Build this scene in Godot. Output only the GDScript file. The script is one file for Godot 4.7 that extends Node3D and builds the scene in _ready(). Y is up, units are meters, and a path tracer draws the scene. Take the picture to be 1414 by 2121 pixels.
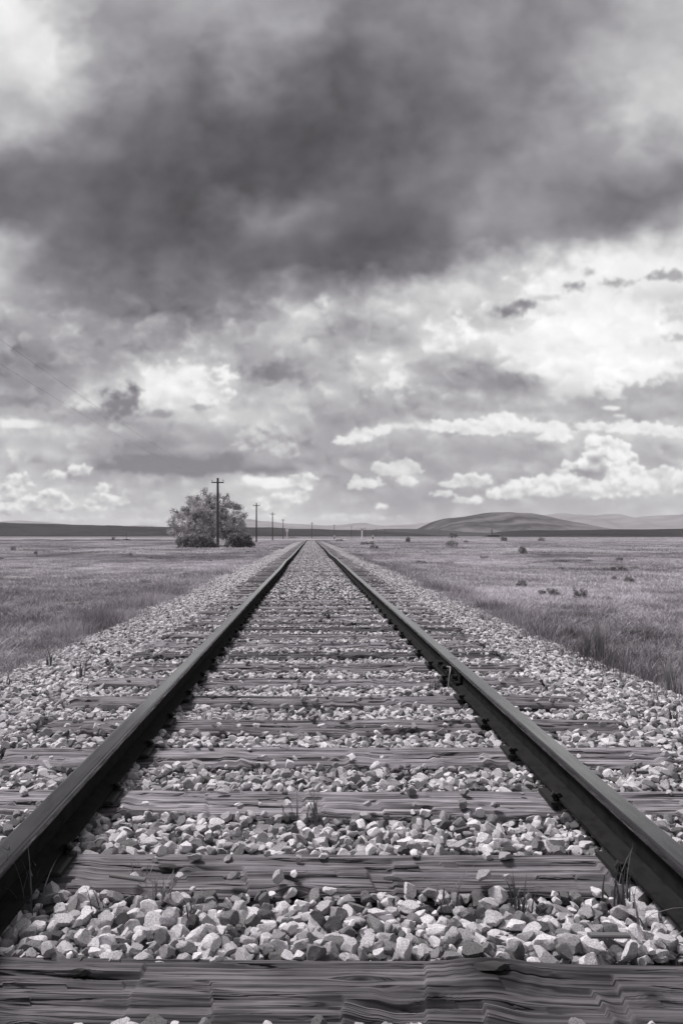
extends Node3D
# A straight railway track running across a grassy plain under a heavy cloudy sky.

const EYE := Vector3(-0.066, 0.82, 0.0)
const FOCAL := 1560.0
const VX := 643.0
const VY := 1110.0
const GROUND_Y := -0.23
const TIE_STEP := 0.486
const EXPO := 2.9
const TRACK_END := 146.0

var rng := RandomNumberGenerator.new()
var used := {}
var fbm := FastNoiseLite.new()
var mats := {}

# ------------------------------------------------------------------ helpers
func numbered(called: String, parent: Node) -> String:
	var key := str(parent.get_instance_id()) + called
	var n: int = used.get(key, 0)
	used[key] = n + 1
	return called if n == 0 else "%s_%03d" % [called, n]

func tag(o: Node, label: String, category: String, group := "", kind := "") -> void:
	if label != "":
		o.set_meta("label", label)
	if category != "":
		o.set_meta("category", category)
	if group != "":
		o.set_meta("group", group)
	if kind != "":
		o.set_meta("kind", kind)

func base(called: String, where: Vector3, turn := 0.0, parent: Node = self) -> Node3D:
	var o := Node3D.new()
	o.name = numbered(called, parent)
	o.position = where
	o.rotation.y = turn
	parent.add_child(o, true)
	return o

func put(called: String, mesh: Mesh, m: Material, parent: Node = self) -> MeshInstance3D:
	var o := MeshInstance3D.new()
	o.name = numbered(called, parent)
	o.mesh = mesh
	o.material_override = m
	parent.add_child(o, true)
	return o

func spot(px: float, py: float, z: float) -> Vector3:
	return Vector3(EYE.x + (px - VX) / FOCAL * z, EYE.y - (py - VY) / FOCAL * z, -z)

func ground_spot(px: float, py: float, y: float) -> Vector3:
	return spot(px, py, (EYE.y - y) * FOCAL / (py - VY))

func rnd(a: float, b: float) -> float:
	return rng.randf_range(a, b)

func grey(v: float, a := 1.0) -> Color:      # linear grey with the cool tint of the print, as sRGB
	var c := Color(v, v * 0.972, v * 1.008).linear_to_srgb()
	c.a = a
	return c

func lin(v: float) -> Color:                 # the same for vertex colours
	return Color(v, v * 0.972, v * 1.008)

func sm(a: float, b: float, x: float) -> float:
	return smoothstep(a, b, x)

func noise(freq: float, octaves: int, s: int, kind := FastNoiseLite.TYPE_SIMPLEX_SMOOTH) -> FastNoiseLite:
	var n := FastNoiseLite.new()
	n.noise_type = kind
	n.seed = s
	n.frequency = freq
	n.fractal_type = FastNoiseLite.FRACTAL_FBM if octaves > 1 else FastNoiseLite.FRACTAL_NONE
	n.fractal_octaves = octaves
	return n

func noise_tex(n: FastNoiseLite, size: int, lo: float, hi: float, normal := false, bump := 4.0) -> NoiseTexture2D:
	var t := NoiseTexture2D.new()
	t.width = size
	t.height = size
	t.seamless = true
	t.noise = n
	if normal:
		t.as_normal_map = true
		t.bump_strength = bump
	else:
		var g := Gradient.new()
		g.set_color(0, Color(lo, lo, lo).linear_to_srgb())
		g.set_color(1, Color(hi, hi, hi).linear_to_srgb())
		t.color_ramp = g
	return t

func plain(v: float, rough := 0.85) -> StandardMaterial3D:
	var m := StandardMaterial3D.new()
	m.albedo_color = grey(v)
	m.roughness = rough
	m.metallic_specular = 0.4
	return m

# a mesh from loose triangles, smoothed where faces meet at less than about 35 degrees
func faceted(v: PackedVector3Array, f: PackedInt32Array, limit := 0.82) -> ArrayMesh:
	var nf := f.size() / 3
	var fn := PackedVector3Array()
	fn.resize(nf)
	var around := []
	around.resize(v.size())
	for i in v.size():
		around[i] = []
	for i in nf:
		var n := (v[f[i * 3 + 2]] - v[f[i * 3]]).cross(v[f[i * 3 + 1]] - v[f[i * 3]])
		fn[i] = n
		for k in 3:
			around[f[i * 3 + k]].append(i)
	var pv := PackedVector3Array()
	var pn := PackedVector3Array()
	pv.resize(nf * 3)
	pn.resize(nf * 3)
	for i in nf:
		var me := fn[i].normalized()
		for k in 3:
			var s := Vector3.ZERO
			for j in around[f[i * 3 + k]]:
				if fn[j].normalized().dot(me) > limit:
					s += fn[j]
			pv[i * 3 + k] = v[f[i * 3 + k]]
			pn[i * 3 + k] = s.normalized() if s.length() > 1e-12 else me
	var a := []
	a.resize(Mesh.ARRAY_MAX)
	a[Mesh.ARRAY_VERTEX] = pv
	a[Mesh.ARRAY_NORMAL] = pn
	var mesh := ArrayMesh.new()
	mesh.add_surface_from_arrays(Mesh.PRIMITIVE_TRIANGLES, a)
	return mesh

# a grid of points -> smooth mesh; pts[row][col] flat, with optional colours and uvs
func sheet(pts: PackedVector3Array, cols: int, colors := PackedColorArray(), uvs := PackedVector2Array(), flip := false) -> ArrayMesh:
	var rows := pts.size() / cols
	var idx := PackedInt32Array()
	var nrm := PackedVector3Array()
	nrm.resize(pts.size())
	for r in rows - 1:
		for c in cols - 1:
			var a := r * cols + c
			var b := a + 1
			var d := a + cols
			var e := d + 1
			if flip:
				idx.append_array([a, d, b, b, d, e])
			else:
				idx.append_array([a, b, d, b, e, d])
	for t in idx.size() / 3:
		var n := (pts[idx[t * 3 + 2]] - pts[idx[t * 3]]).cross(pts[idx[t * 3 + 1]] - pts[idx[t * 3]])
		for k in 3:
			nrm[idx[t * 3 + k]] += n
	for i in nrm.size():
		nrm[i] = nrm[i].normalized()
	var arr := []
	arr.resize(Mesh.ARRAY_MAX)
	arr[Mesh.ARRAY_VERTEX] = pts
	arr[Mesh.ARRAY_NORMAL] = nrm
	arr[Mesh.ARRAY_INDEX] = idx
	if colors.size():
		arr[Mesh.ARRAY_COLOR] = colors
	if uvs.size():
		arr[Mesh.ARRAY_TEX_UV] = uvs
	var mesh := ArrayMesh.new()
	mesh.add_surface_from_arrays(Mesh.PRIMITIVE_TRIANGLES, arr)
	return mesh

func box(st: SurfaceTool, c: Vector3, s: Vector3, turn := Basis(), bevel := 0.0) -> void:
	# a box with chamfered long edges when bevel > 0
	var h := s * 0.5
	var ring: Array[Vector2] = []
	var b := minf(bevel, minf(h.y, h.z) * 0.8)
	if b > 0.0:
		for q in [[1, 1, 0], [1, 1, 1], [-1, 1, 1], [-1, 1, 0], [-1, -1, 0], [-1, -1, 1], [1, -1, 1], [1, -1, 0]]:
			ring.append(Vector2(q[0] * (h.z - (b if q[2] == 1 else 0.0)), q[1] * (h.y - (0.0 if q[2] == 1 else b))))
	else:
		ring = [Vector2(h.z, h.y), Vector2(-h.z, h.y), Vector2(-h.z, -h.y), Vector2(h.z, -h.y)]
	var n := ring.size()
	for i in n:
		var p := ring[i]
		var q := ring[(i + 1) % n]
		quad(st, c + turn * Vector3(-h.x, p.y, p.x), c + turn * Vector3(h.x, p.y, p.x), c + turn * Vector3(h.x, q.y, q.x), c + turn * Vector3(-h.x, q.y, q.x))
	for side in [-1.0, 1.0]:
		for i in range(1, n - 1):
			var a := c + turn * Vector3(side * h.x, ring[0].y, ring[0].x)
			var d := c + turn * Vector3(side * h.x, ring[i].y, ring[i].x)
			var e := c + turn * Vector3(side * h.x, ring[i + 1].y, ring[i + 1].x)
			tri(st, a, d, e) if side < 0 else tri(st, a, e, d)

func tri(st: SurfaceTool, a: Vector3, b: Vector3, c: Vector3) -> void:
	var n := (c - a).cross(b - a).normalized()
	for p in [a, b, c]:
		st.set_normal(n)
		st.add_vertex(p)

func quad(st: SurfaceTool, a: Vector3, b: Vector3, c: Vector3, d: Vector3) -> void:
	tri(st, a, c, b)
	tri(st, a, d, c)

func tube(st: SurfaceTool, path: Array, radii: Array, sides := 8, cap := true) -> void:
	var rings := []
	for i in path.size():
		var d: Vector3 = (path[mini(i + 1, path.size() - 1)] - path[maxi(i - 1, 0)]).normalized()
		var u := d.cross(Vector3.RIGHT if absf(d.x) < 0.9 else Vector3.UP).normalized()
		var w := d.cross(u)
		var ring := []
		for k in sides:
			var t := TAU * k / sides
			ring.append([path[i] + (u * cos(t) + w * sin(t)) * radii[i], u * cos(t) + w * sin(t)])
		rings.append(ring)
	for i in rings.size() - 1:
		for k in sides:
			var a = rings[i][k]
			var b = rings[i][(k + 1) % sides]
			var c = rings[i + 1][k]
			var d = rings[i + 1][(k + 1) % sides]
			for p in [a, c, b, b, c, d]:
				st.set_normal(p[1])
				st.add_vertex(p[0])
	if cap:
		for e in [0, rings.size() - 1]:
			for k in range(1, sides - 1):
				if e == 0:
					tri(st, rings[e][0][0], rings[e][k][0], rings[e][k + 1][0])
				else:
					tri(st, rings[e][0][0], rings[e][k + 1][0], rings[e][k][0])

func stool() -> SurfaceTool:
	var st := SurfaceTool.new()
	st.begin(Mesh.PRIMITIVE_TRIANGLES)
	return st

func scatter(called: String, mesh: Mesh, m: Material, where: Array, tints: Array, parent: Node) -> void:
	if where.is_empty():
		return
	var mm := MultiMesh.new()
	mm.transform_format = MultiMesh.TRANSFORM_3D
	mm.use_colors = true
	mm.mesh = mesh
	mm.instance_count = where.size()
	for i in where.size():
		mm.set_instance_transform(i, where[i])
		mm.set_instance_color(i, tints[i])
	var o := MultiMeshInstance3D.new()
	o.name = numbered(called, parent)
	o.multimesh = mm
	o.material_override = m
	o.set_meta("kind", "stuff")
	parent.add_child(o, true)

# ------------------------------------------------------------------ main
func _ready() -> void:
	rng.seed = 20
	fbm = noise(1.0, 4, 5)
	make_camera_and_light()
	make_materials()
	make_land()
	make_rails()
	make_sleepers()
	make_ballast()
	make_grass()
	make_far_things()
	make_tree()
	make_poles()
	make_shrubs()
	make_weeds()

func make_camera_and_light() -> void:
	var cam := Camera3D.new()
	cam.name = "camera"
	cam.position = EYE
	cam.projection = Camera3D.PROJECTION_FRUSTUM
	cam.near = 0.05
	cam.far = 30000.0
	cam.size = 2.0 * cam.near * 1060.5 / FOCAL
	cam.frustum_offset = Vector2((707.0 - VX) / FOCAL, (VY - 1060.5) / FOCAL) * cam.near
	add_child(cam)
	cam.current = true
	var e := Environment.new()
	e.background_mode = Environment.BG_SKY
	e.sky = Sky.new()
	var sky := PanoramaSkyMaterial.new()
	sky.panorama = ImageTexture.create_from_image(sky_image())
	e.sky.sky_material = sky
	e.tonemap_mode = Environment.TONE_MAPPER_LINEAR
	e.tonemap_exposure = EXPO
	e.sdfgi_enabled = true
	e.ssao_enabled = true
	e.ssil_enabled = true
	e.fog_enabled = true
	e.fog_mode = Environment.FOG_MODE_EXPONENTIAL
	e.fog_light_color = Color(0.97, 0.96, 0.98)
	e.fog_density = 0.00009
	var w := WorldEnvironment.new()
	w.name = "sky"
	w.environment = e
	add_child(w)
	var sun := DirectionalLight3D.new()
	sun.name = "sun"
	sun.light_energy = 0.5
	sun.light_angular_distance = 16.0
	sun.light_color = Color(1.0, 0.985, 0.985)
	sun.shadow_enabled = true
	sun.sky_mode = DirectionalLight3D.SKY_MODE_LIGHT_ONLY
	add_child(sun)
	sun.look_at_from_position(Vector3(-0.45, 0.85, -0.35), Vector3.ZERO)

# ------------------------------------------------------------------ sky
var sx := PackedFloat32Array()
var sy := PackedFloat32Array()
var sv := PackedFloat32Array()
var s1 := PackedFloat32Array()
var s2 := PackedFloat32Array()
var sc := PackedFloat32Array()
var sd := PackedFloat32Array()
var sb := PackedFloat32Array()
var s_w := 0
var s_h := 0
var s_a0 := 0
var s_r0 := 0
const SKY_W := 4096
const SKY_H := 2048
const TONES := [
	232, 190, 160, 157, 163, 165, 155, 130, 138, 142, 145, 140, 150, 170, 188,
	215, 215, 158, 150, 155, 162, 155, 128, 135, 140, 145, 140, 150, 168, 185,
	205, 218, 165, 142, 132, 148, 140, 118, 128, 135, 140, 142, 160, 175, 180,
	195, 203, 168, 138, 125, 145, 130, 112, 118, 128, 135, 142, 165, 175, 185,
	180, 188, 160, 128, 118, 130, 112, 102, 112, 122, 128, 140, 165, 195, 195,
	185, 160, 140, 122, 112, 110, 106, 100, 108, 118, 125, 140, 160, 195, 190,
	160, 135, 130, 120, 104, 102, 100, 102, 110, 125, 135, 148, 155, 160, 165,
	120, 122, 118, 108, 100, 98, 98, 105, 115, 130, 138, 148, 150, 145, 140,
	115, 118, 112, 105, 97, 98, 110, 112, 118, 130, 150, 150, 132, 122, 130,
	118, 125, 118, 105, 96, 130, 140, 115, 112, 125, 150, 148, 130, 130, 165,
	175, 125, 110, 105, 105, 115, 118, 108, 105, 118, 140, 150, 150, 185, 215,
	205, 130, 118, 115, 120, 118, 112, 105, 108, 135, 180, 205, 235, 230, 235,
	190, 150, 135, 130, 130, 135, 160, 140, 185, 205, 205, 228, 228, 220, 210,
	180, 165, 155, 140, 135, 150, 205, 190, 195, 205, 195, 215, 248, 250, 225,
	165, 165, 165, 160, 165, 185, 205, 165, 185, 220, 215, 248, 252, 252, 220,
	150, 158, 165, 195, 205, 180, 165, 205, 210, 185, 185, 235, 248, 252, 248,
	150, 165, 205, 238, 228, 175, 190, 190, 195, 170, 165, 190, 230, 235, 188,
	185, 190, 150, 190, 215, 205, 185, 170, 175, 190, 188, 186, 183, 184, 184,
	195, 195, 190, 165, 180, 195, 190, 170, 190, 185, 200, 205, 205, 205, 210,
	190, 190, 165, 150, 155, 180, 170, 170, 175, 176, 176, 176, 180, 178, 190,
	205, 195, 185, 182, 188, 205, 205, 175, 174, 172, 176, 185, 190, 190, 200,
	205, 200, 195, 195, 195, 200, 205, 185, 178, 176, 182, 188, 190, 190, 198,
	222, 220, 220, 220, 222, 222, 225, 222, 214, 208, 206, 206, 210, 206, 208]

func tone(x: float, y: float) -> float:
	var u := clampf(x / 101.0, 0.0, 13.999)
	var v := clampf(y / 50.0, 0.0, 21.999)
	var i := int(u)
	var j := int(v)
	u -= i
	v -= j
	var k := j * 15 + i
	return lerpf(lerpf(TONES[k], TONES[k + 1], u), lerpf(TONES[k + 15], TONES[k + 16], u), v)

func sky_bounds(x0: float, y0: float, x1: float, y1: float) -> Array:
	var c0 := 99999.0
	var c1 := -99999.0
	var r0 := 99999.0
	var r1 := -99999.0
	for x in [x0, (x0 + x1) * 0.5, x1]:
		var a := atan((x - VX) / FOCAL)
		c0 = minf(c0, a / TAU * SKY_W)
		c1 = maxf(c1, a / TAU * SKY_W)
		for y in [y0, y1]:
			var el := atan((VY - y) / FOCAL * cos(a))
			var r := (0.5 - el / PI) * SKY_H
			r0 = minf(r0, r)
			r1 = maxf(r1, r)
	return [clampi(int(c0) - s_a0 - 1, 0, s_w), clampi(int(c1) - s_a0 + 2, 0, s_w), clampi(int(r0) - s_r0 - 1, 0, s_h), clampi(int(r1) - s_r0 + 2, 0, s_h)]

# a soft mass of cloud: ellipse with a frayed edge
func mass(cx: float, cy: float, rx: float, ry: float, val: float, soft: float, fray: float, alpha := 1.0) -> void:
	var k := 1.0 + fray
	var big := clampf(ry / 45.0, 0.25, 1.1)
	var b := sky_bounds(cx - rx * k, cy - ry * k, cx + rx * k, cy + ry * k)
	for r in range(b[2], b[3]):
		for c in range(b[0], b[1]):
			var i: int = r * s_w + c
			var dx := (sx[i] - cx) / rx
			var dy := (sy[i] - cy) / ry
			var d := sqrt(dx * dx + dy * dy)
			var a := smoothstep(0.0, soft, 1.0 - d + (s1[i] * (0.4 + 0.6 * big) + s2[i] * 0.45) * fray) * alpha
			if a > 0.0:
				sv[i] = lerpf(sv[i], val + s1[i] * 10.0 + sb[i] * 34.0 + sd[i] * 3.0, a)

# a long cloud with a flat, dark, sharp-cut base
func shelf(cx: float, rx: float, y_top: float, y_base: float, v_top: float, v_base: float, alpha := 1.0) -> void:
	var b := sky_bounds(cx - rx * 1.3, y_top - 30.0, cx + rx * 1.3, y_base + 20.0)
	for row in range(b[2], b[3]):
		for c in range(b[0], b[1]):
			var i: int = row * s_w + c
			var dx := absf(sx[i] - cx) / rx + s1[i] * 0.35
			var t := (sy[i] - y_top) / (y_base - y_top) + s1[i] * 0.35 * smoothstep(y_base, y_top, sy[i])
			var under := sy[i] - y_base - s1[i] * 12.0 - s2[i] * 5.0 + 10.0 * dx * dx
			var a := smoothstep(1.05, 0.55, dx) * smoothstep(-0.1, 0.75, t) * smoothstep(7.0, -9.0, under) * alpha
			if a > 0.0:
				sv[i] = lerpf(sv[i], lerpf(v_top, v_base, smoothstep(0.45, 1.0, t)) + sb[i] * 36.0 + s1[i] * 14.0, a)

# a heaped cloud: the union of the lobes [cx, cy, rx, ry], its edge and its lit and shaded swellings broken by rounded bumps
func cumulus(lobes: Array, light: float, shade: float, soft := 0.5, grain := 1.0, alpha := 0.95) -> void:
	var x0 := 99999.0
	var x1 := -99999.0
	var y0 := 99999.0
	var y1 := -99999.0
	for l in lobes:
		l[2] *= 1.06
		l[3] *= 1.2
		x0 = minf(x0, l[0] - l[2] - 14.0)
		x1 = maxf(x1, l[0] + l[2] + 14.0)
		y0 = minf(y0, l[1] - l[3] - 14.0)
		y1 = maxf(y1, l[1] + l[3] + 14.0)
	var b := sky_bounds(x0, y0, x1, y1)
	for row in range(b[2], b[3]):
		for c in range(b[0], b[1]):
			var i: int = row * s_w + c
			var f := -99.0
			var g := 0.0
			for l in lobes:
				var dx: float = (sx[i] - l[0]) / l[2]
				var dy: float = (sy[i] - l[1]) / l[3]
				if dy > 0.0:
					dy *= 1.35
				var d: float = (1.0 - sqrt(dx * dx + dy * dy)) * minf(l[3], 24.0)
				if d > f:
					g = dy
				f = maxf(f, d)
			f += (sc[i] * 11.0 - 6.0 + s2[i] * 7.0 + s1[i] * 5.0) * grain
			var a := smoothstep(-1.0, 1.5 + 9.0 * soft, f) * alpha
			if a > 0.0:
				var l := clampf(0.66 + sd[i] * 1.5 - g * 0.26 - clampf(f, 0.0, 22.0) * 0.010 + s2[i] * 0.20 + s1[i] * 0.3, 0.0, 1.0)
				sv[i] = lerpf(sv[i], lerpf(shade, light, l), a)

func sky_image() -> Image:
	var dark_tint := Vector3(1.0, 0.962, 1.045)
	# the whole sky, coarse
	var low := Image.create(1024, 512, false, Image.FORMAT_RGBF)
	var nd := noise(0.9, 5, 11)
	var ne := noise(1.7, 5, 12)
	for r in 512:
		var el := PI * (0.5 - (r + 0.5) / 512.0)
		for c in 1024:
			var a := TAU * (c + 0.5) / 1024.0
			var v := 150.0
			if el > -0.02:
				var d := Vector3(sin(a) * cos(el), maxf(sin(el), 0.0), -cos(a) * cos(el))
				var p := d / (d.y + 0.22)
				var n := nd.get_noise_3dv(p * 0.8)
				var m := ne.get_noise_3dv(p * 0.9 + Vector3(5, 2, 1))
				v = lerpf(112.0, 200.0, smoothstep(-0.35, 0.5, n + 0.3 * m))
				v = lerpf(v, 198.0 + 45.0 * m, exp(-el / 0.22))
			low.set_pixel(c, r, sky_colour(v, dark_tint))
	low.resize(SKY_W, SKY_H, Image.INTERPOLATE_CUBIC)
	# the part ahead, fine
	s_a0 = int(atan((-170.0 - VX) / FOCAL) / TAU * SKY_W)
	var a1 := int(atan((1590.0 - VX) / FOCAL) / TAU * SKY_W)
	s_w = a1 - s_a0
	s_r0 = int((0.5 - atan(1280.0 / FOCAL) / PI) * SKY_H)
	s_h = int(SKY_H * 0.5) + 4 - s_r0
	var count := s_w * s_h
	sx.resize(count)
	sy.resize(count)
	sv.resize(count)
	s1.resize(count)
	s2.resize(count)
	sc.resize(count)
	sd.resize(count)
	sb.resize(count)
	var n1 := noise(1.0 / 70.0, 5, 21)
	var n2 := noise(1.0 / 22.0, 4, 22)
	var nc := noise(1.0 / 30.0, 3, 25, FastNoiseLite.TYPE_CELLULAR)
	nc.cellular_return_type = FastNoiseLite.RETURN_DISTANCE
	nc.fractal_gain = 0.45
	var nb := noise(1.0 / 95.0, 3, 26, FastNoiseLite.TYPE_CELLULAR)
	nb.cellular_return_type = FastNoiseLite.RETURN_DISTANCE
	nb.fractal_gain = 0.45
	var w1 := noise(1.0 / 210.0, 4, 23)
	var w2 := noise(1.0 / 210.0, 4, 24)
	for r in s_h:
		var el := PI * (0.5 - (r + s_r0 + 0.5) / SKY_H)
		for c in s_w:
			var a := TAU * (c + s_a0 + 0.5) / SKY_W
			var x := VX + FOCAL * tan(a)
			var y := VY - FOCAL * tan(el) / cos(a)
			var i := r * s_w + c
			sx[i] = x
			sy[i] = y
			s1[i] = n1.get_noise_2d(x, y * 1.3)
			s2[i] = n2.get_noise_2d(x, y * 1.15)
			if y > 540.0:
				var wx := x + s2[i] * 9.0
				sc[i] = -nc.get_noise_2d(wx, y * 1.1)
				sd[i] = -nc.get_noise_2d(wx - 2.0, (y + 5.0) * 1.1) + nc.get_noise_2d(wx + 2.0, (y - 5.0) * 1.1)
				wx = x + s1[i] * 34.0 + s2[i] * 6.0
				var wy := y * 1.25 + s1[i] * 10.0
				sb[i] = -nb.get_noise_2d(wx - 5.0, wy + 11.0) + nb.get_noise_2d(wx + 5.0, wy - 11.0)
			var high := clampf((800.0 - y) / 500.0, 0.15, 1.0)
			var qx := x + w1.get_noise_2d(x, y * 1.4) * 85.0 * high + s1[i] * lerpf(20.0, 9.0, sm(560.0, 420.0, y)) + s2[i] * 4.0 * (1.15 - high)
			var qy := y + w2.get_noise_2d(x, y * 1.4) * 60.0 * high + s1[i] * lerpf(12.0, 6.0, sm(560.0, 420.0, y)) + s2[i] * 3.0 * (1.15 - high)
			sv[i] = tone(qx, qy) + s1[i] * lerpf(6.0, 2.5, sm(560.0, 420.0, y)) + w1.get_noise_2d(x * 1.6 + 900.0, y * 1.8) * 11.0
	for i in count:
		# swellings of the broken cloud, lit from above
		var q := smoothstep(540.0, 680.0, sy[i]) * smoothstep(1100.0, 980.0, sy[i]) * clampf(0.75 + s1[i] * 1.6, 0.1, 1.3)
		sv[i] += q * (sb[i] * 74.0 + sd[i] * 7.0)
	paint_clouds()
	for i in count:
		# firmer contrast low down, where the air between thins it
		var q := smoothstep(480.0, 640.0, sy[i])
		sv[i] = lerpf(121.0 + (sv[i] - 128.0) * 1.28, 191.0 + (sv[i] - 190.0) * 1.22, q) + q * sb[i] * 22.0 * clampf((sv[i] - 205.0) / 30.0, 0.0, 1.0)
		if sv[i] > 236.0:
			sv[i] = 236.0 + (sv[i] - 236.0) * 0.5 + 10.0 * smoothstep(900.0, 1090.0, sy[i])
	for r in s_h:
		for c in s_w:
			var i := r * s_w + c
			var k := smoothstep(-165.0, -10.0, sx[i]) * smoothstep(1585.0, 1425.0, sx[i]) * smoothstep(-165.0, -10.0, sy[i])
			if k <= 0.0:
				continue
			var col := posmod(c + s_a0, SKY_W)
			var was := low.get_pixel(col, r + s_r0)
			var now := sky_colour(sv[i], dark_tint)
			low.set_pixel(col, r + s_r0, was.lerp(now, k))
	return low

func sky_colour(v: float, dark_tint: Vector3) -> Color:
	v = clampf(v, 60.0, 262.0)
	var l := pow((v / 255.0 + 0.055) / 1.055, 2.4) / EXPO
	var k := clampf((215.0 - v) / 90.0, 0.0, 1.0)
	var t := Vector3.ONE.lerp(dark_tint, k)
	return Color(l * t.x, l * t.y, l * t.z)

func paint_clouds() -> void:
	rng.seed = 77
	# clear air low on the right and left
	mass(705, 690, 34, 110, 164, 1.0, 0.6, 0.8)
	mass(60, 915, 120, 22, 190, 0.8, 0.3)
	# the big bright breaks on the right
	mass(1230, 690, 225, 110, 244, 1.0, 0.8, 0.6)
	mass(1100, 770, 90, 40, 240, 0.9, 0.6, 0.7)
	mass(935, 690, 68, 46, 247, 1.1, 0.9, 0.9)
	mass(820, 790, 66, 36, 240, 1.2, 0.9, 0.8)
	mass(655, 650, 50, 45, 218, 1.0, 0.8, 0.7)
	mass(1180, 580, 150, 28, 244, 1.0, 0.7, 0.6)
	mass(1200, 640, 200, 70, 246, 1.0, 0.8, 0.6)
	mass(1400, 818, 160, 44, 182, 0.45, 0.45)
	mass(1260, 842, 150, 22, 182, 0.5, 0.5)
	mass(1120, 848, 120, 11, 183, 0.8, 0.6)
	# grey pieces across them
	mass(1050, 646, 50, 20, 138, 1.0, 0.8)
	mass(1085, 632, 40, 14, 148, 1.0, 0.9)
	mass(1130, 617, 46, 10, 185, 0.8, 0.8, 0.7)
	mass(1190, 592, 36, 17, 168, 1.0, 1.1)
	mass(1215, 565, 20, 16, 176, 1.0, 1.1)
	mass(1268, 586, 48, 15, 166, 1.0, 1.0)
	mass(1385, 573, 62, 16, 168, 0.8, 1.2)
	mass(1400, 655, 44, 26, 190, 1.2, 1.1, 0.8)
	mass(1405, 698, 44, 14, 188, 1.0, 1.4)
	mass(1045, 790, 105, 32, 152, 0.9, 0.5)
	mass(900, 760, 60, 32, 172, 1.0, 0.7, 0.8)
	mass(560, 775, 80, 32, 140, 0.9, 0.6)
	mass(700, 735, 45, 30, 172, 0.9, 0.9, 0.7)
	# left half: bright gap, dark rags
	mass(385, 778, 110, 32, 244, 0.8, 0.9, 0.95)
	mass(190, 838, 70, 20, 224, 0.9, 0.7, 0.8)
	mass(50, 878, 62, 13, 222, 0.5, 0.4)
	mass(250, 838, 54, 40, 118, 1.0, 0.8)
	mass(278, 803, 26, 26, 132, 1.0, 0.9, 0.95)
	mass(335, 858, 40, 12, 160, 0.8, 0.9, 0.8)
	mass(40, 830, 90, 22, 145, 0.9, 0.7, 0.8)
	mass(120, 785, 60, 30, 152, 0.9, 0.8, 0.7)
	cumulus([[440, 828, 34, 11], [470, 818, 22, 13]], 250, 205, 0.5, 1.0, 0.8)
	mass(415, 843, 34, 9, 168, 0.8, 0.9, 0.8)
	# grey flat-bottomed bank over the plain
	mass(420, 905, 230, 40, 178, 1.0, 0.5, 0.7)
	mass(300, 930, 90, 20, 140, 0.9, 0.7, 0.85)
	shelf(395, 215, 870, 983, 172, 112, 0.7)
	mass(310, 958, 100, 18, 124, 1.0, 0.7, 0.7)
	mass(470, 960, 110, 18, 128, 1.0, 0.7, 0.7)
	mass(300, 925, 100, 22, 150, 1.0, 0.9, 0.7)
	mass(400, 905, 60, 18, 188, 1.0, 1.0, 0.6)
	mass(470, 945, 60, 14, 132, 1.0, 1.0, 0.6)
	shelf(560, 70, 925, 984, 178, 130, 0.8)
	mass(310, 945, 90, 8, 132, 1.0, 0.6, 0.6)
	mass(440, 925, 70, 12, 180, 1.0, 0.8, 0.6)
	cumulus([[520, 915, 40, 24], [560, 905, 42, 30], [590, 935, 30, 22]], 212, 166, 0.7, 1.0, 0.8)
	mass(660, 880, 70, 40, 172, 1.0, 0.7, 0.8)
	mass(140, 945, 60, 14, 205, 0.9, 0.6, 0.6)
	# crisp edge of bright air under the bank
	mass(560, 1000, 85, 14, 236, 0.5, 0.4, 0.9)
	cumulus([[600, 998, 38, 12], [638, 1000, 20, 20], [620, 1030, 24, 14], [570, 1040, 50, 16], [540, 1050, 40, 10]], 244, 196, 0.5, 1.0, 0.8)
	mass(480, 1015, 60, 14, 205, 1.0, 0.5, 0.7)
	# far heaps on the left
	cumulus([[40, 1000, 34, 18], [20, 1025, 40, 24], [60, 1045, 30, 20], [20, 1055, 36, 16], [100, 1040, 44, 22], [125, 1048, 24, 14]], 240, 176, 0.3, 0.9, 0.9)
	cumulus([[110, 985, 26, 11], [165, 975, 24, 14], [215, 1012, 16, 12], [205, 1035, 26, 15], [240, 1038, 26, 13], [190, 1055, 34, 8]], 240, 182, 0.35, 0.9, 0.9)
	cumulus([[335, 1050, 24, 13], [300, 1060, 60, 8]], 215, 196, 0.7, 1.0, 0.6)
	# the long bright bank on the right
	mass(980, 935, 180, 40, 178, 0.9, 0.4, 0.9)
	mass(1340, 925, 90, 25, 182, 0.9, 0.5, 0.8)
	cumulus([[720, 913, 30, 11], [755, 903, 36, 15], [790, 893, 26, 11]], 246, 205, 0.55, 0.9, 0.8)
	mass(840, 882, 60, 12, 226, 0.9, 0.7, 0.8)
	cumulus([[915, 885, 40, 12], [960, 884, 60, 15], [1030, 873, 40, 18], [1010, 888, 70, 18], [1090, 885, 60, 15], [1140, 890, 70, 15], [1150, 905, 50, 12], [1220, 884, 80, 11], [1290, 888, 70, 14], [1350, 890, 60, 14], [1400, 898, 50, 14]], 254, 222, 0.5, 1.0, 0.8)
	mass(1215, 896, 60, 8, 200, 0.9, 0.5, 0.7)
	mass(1265, 845, 26, 6, 236, 0.6, 0.5, 0.9)
	mass(1280, 861, 18, 5, 226, 0.7, 0.7, 0.8)
	# small fair-weather clouds
	cumulus([[790, 972, 28, 15], [835, 970, 40, 18], [845, 995, 20, 12]], 232, 206, 0.45, 1.0, 0.85)
	cumulus([[735, 1005, 22, 9], [765, 1000, 34, 13], [742, 990, 10, 6]], 234, 206, 0.45, 1.0, 0.85)
	cumulus([[783, 1049, 15, 8]], 238, 208, 0.4, 1.0, 0.9)
	cumulus([[975, 997, 44, 15], [935, 1002, 36, 10], [918, 1024, 24, 8], [960, 1038, 24, 8], [988, 1036, 14, 11]], 238, 200, 0.45, 0.95, 0.85)
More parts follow.
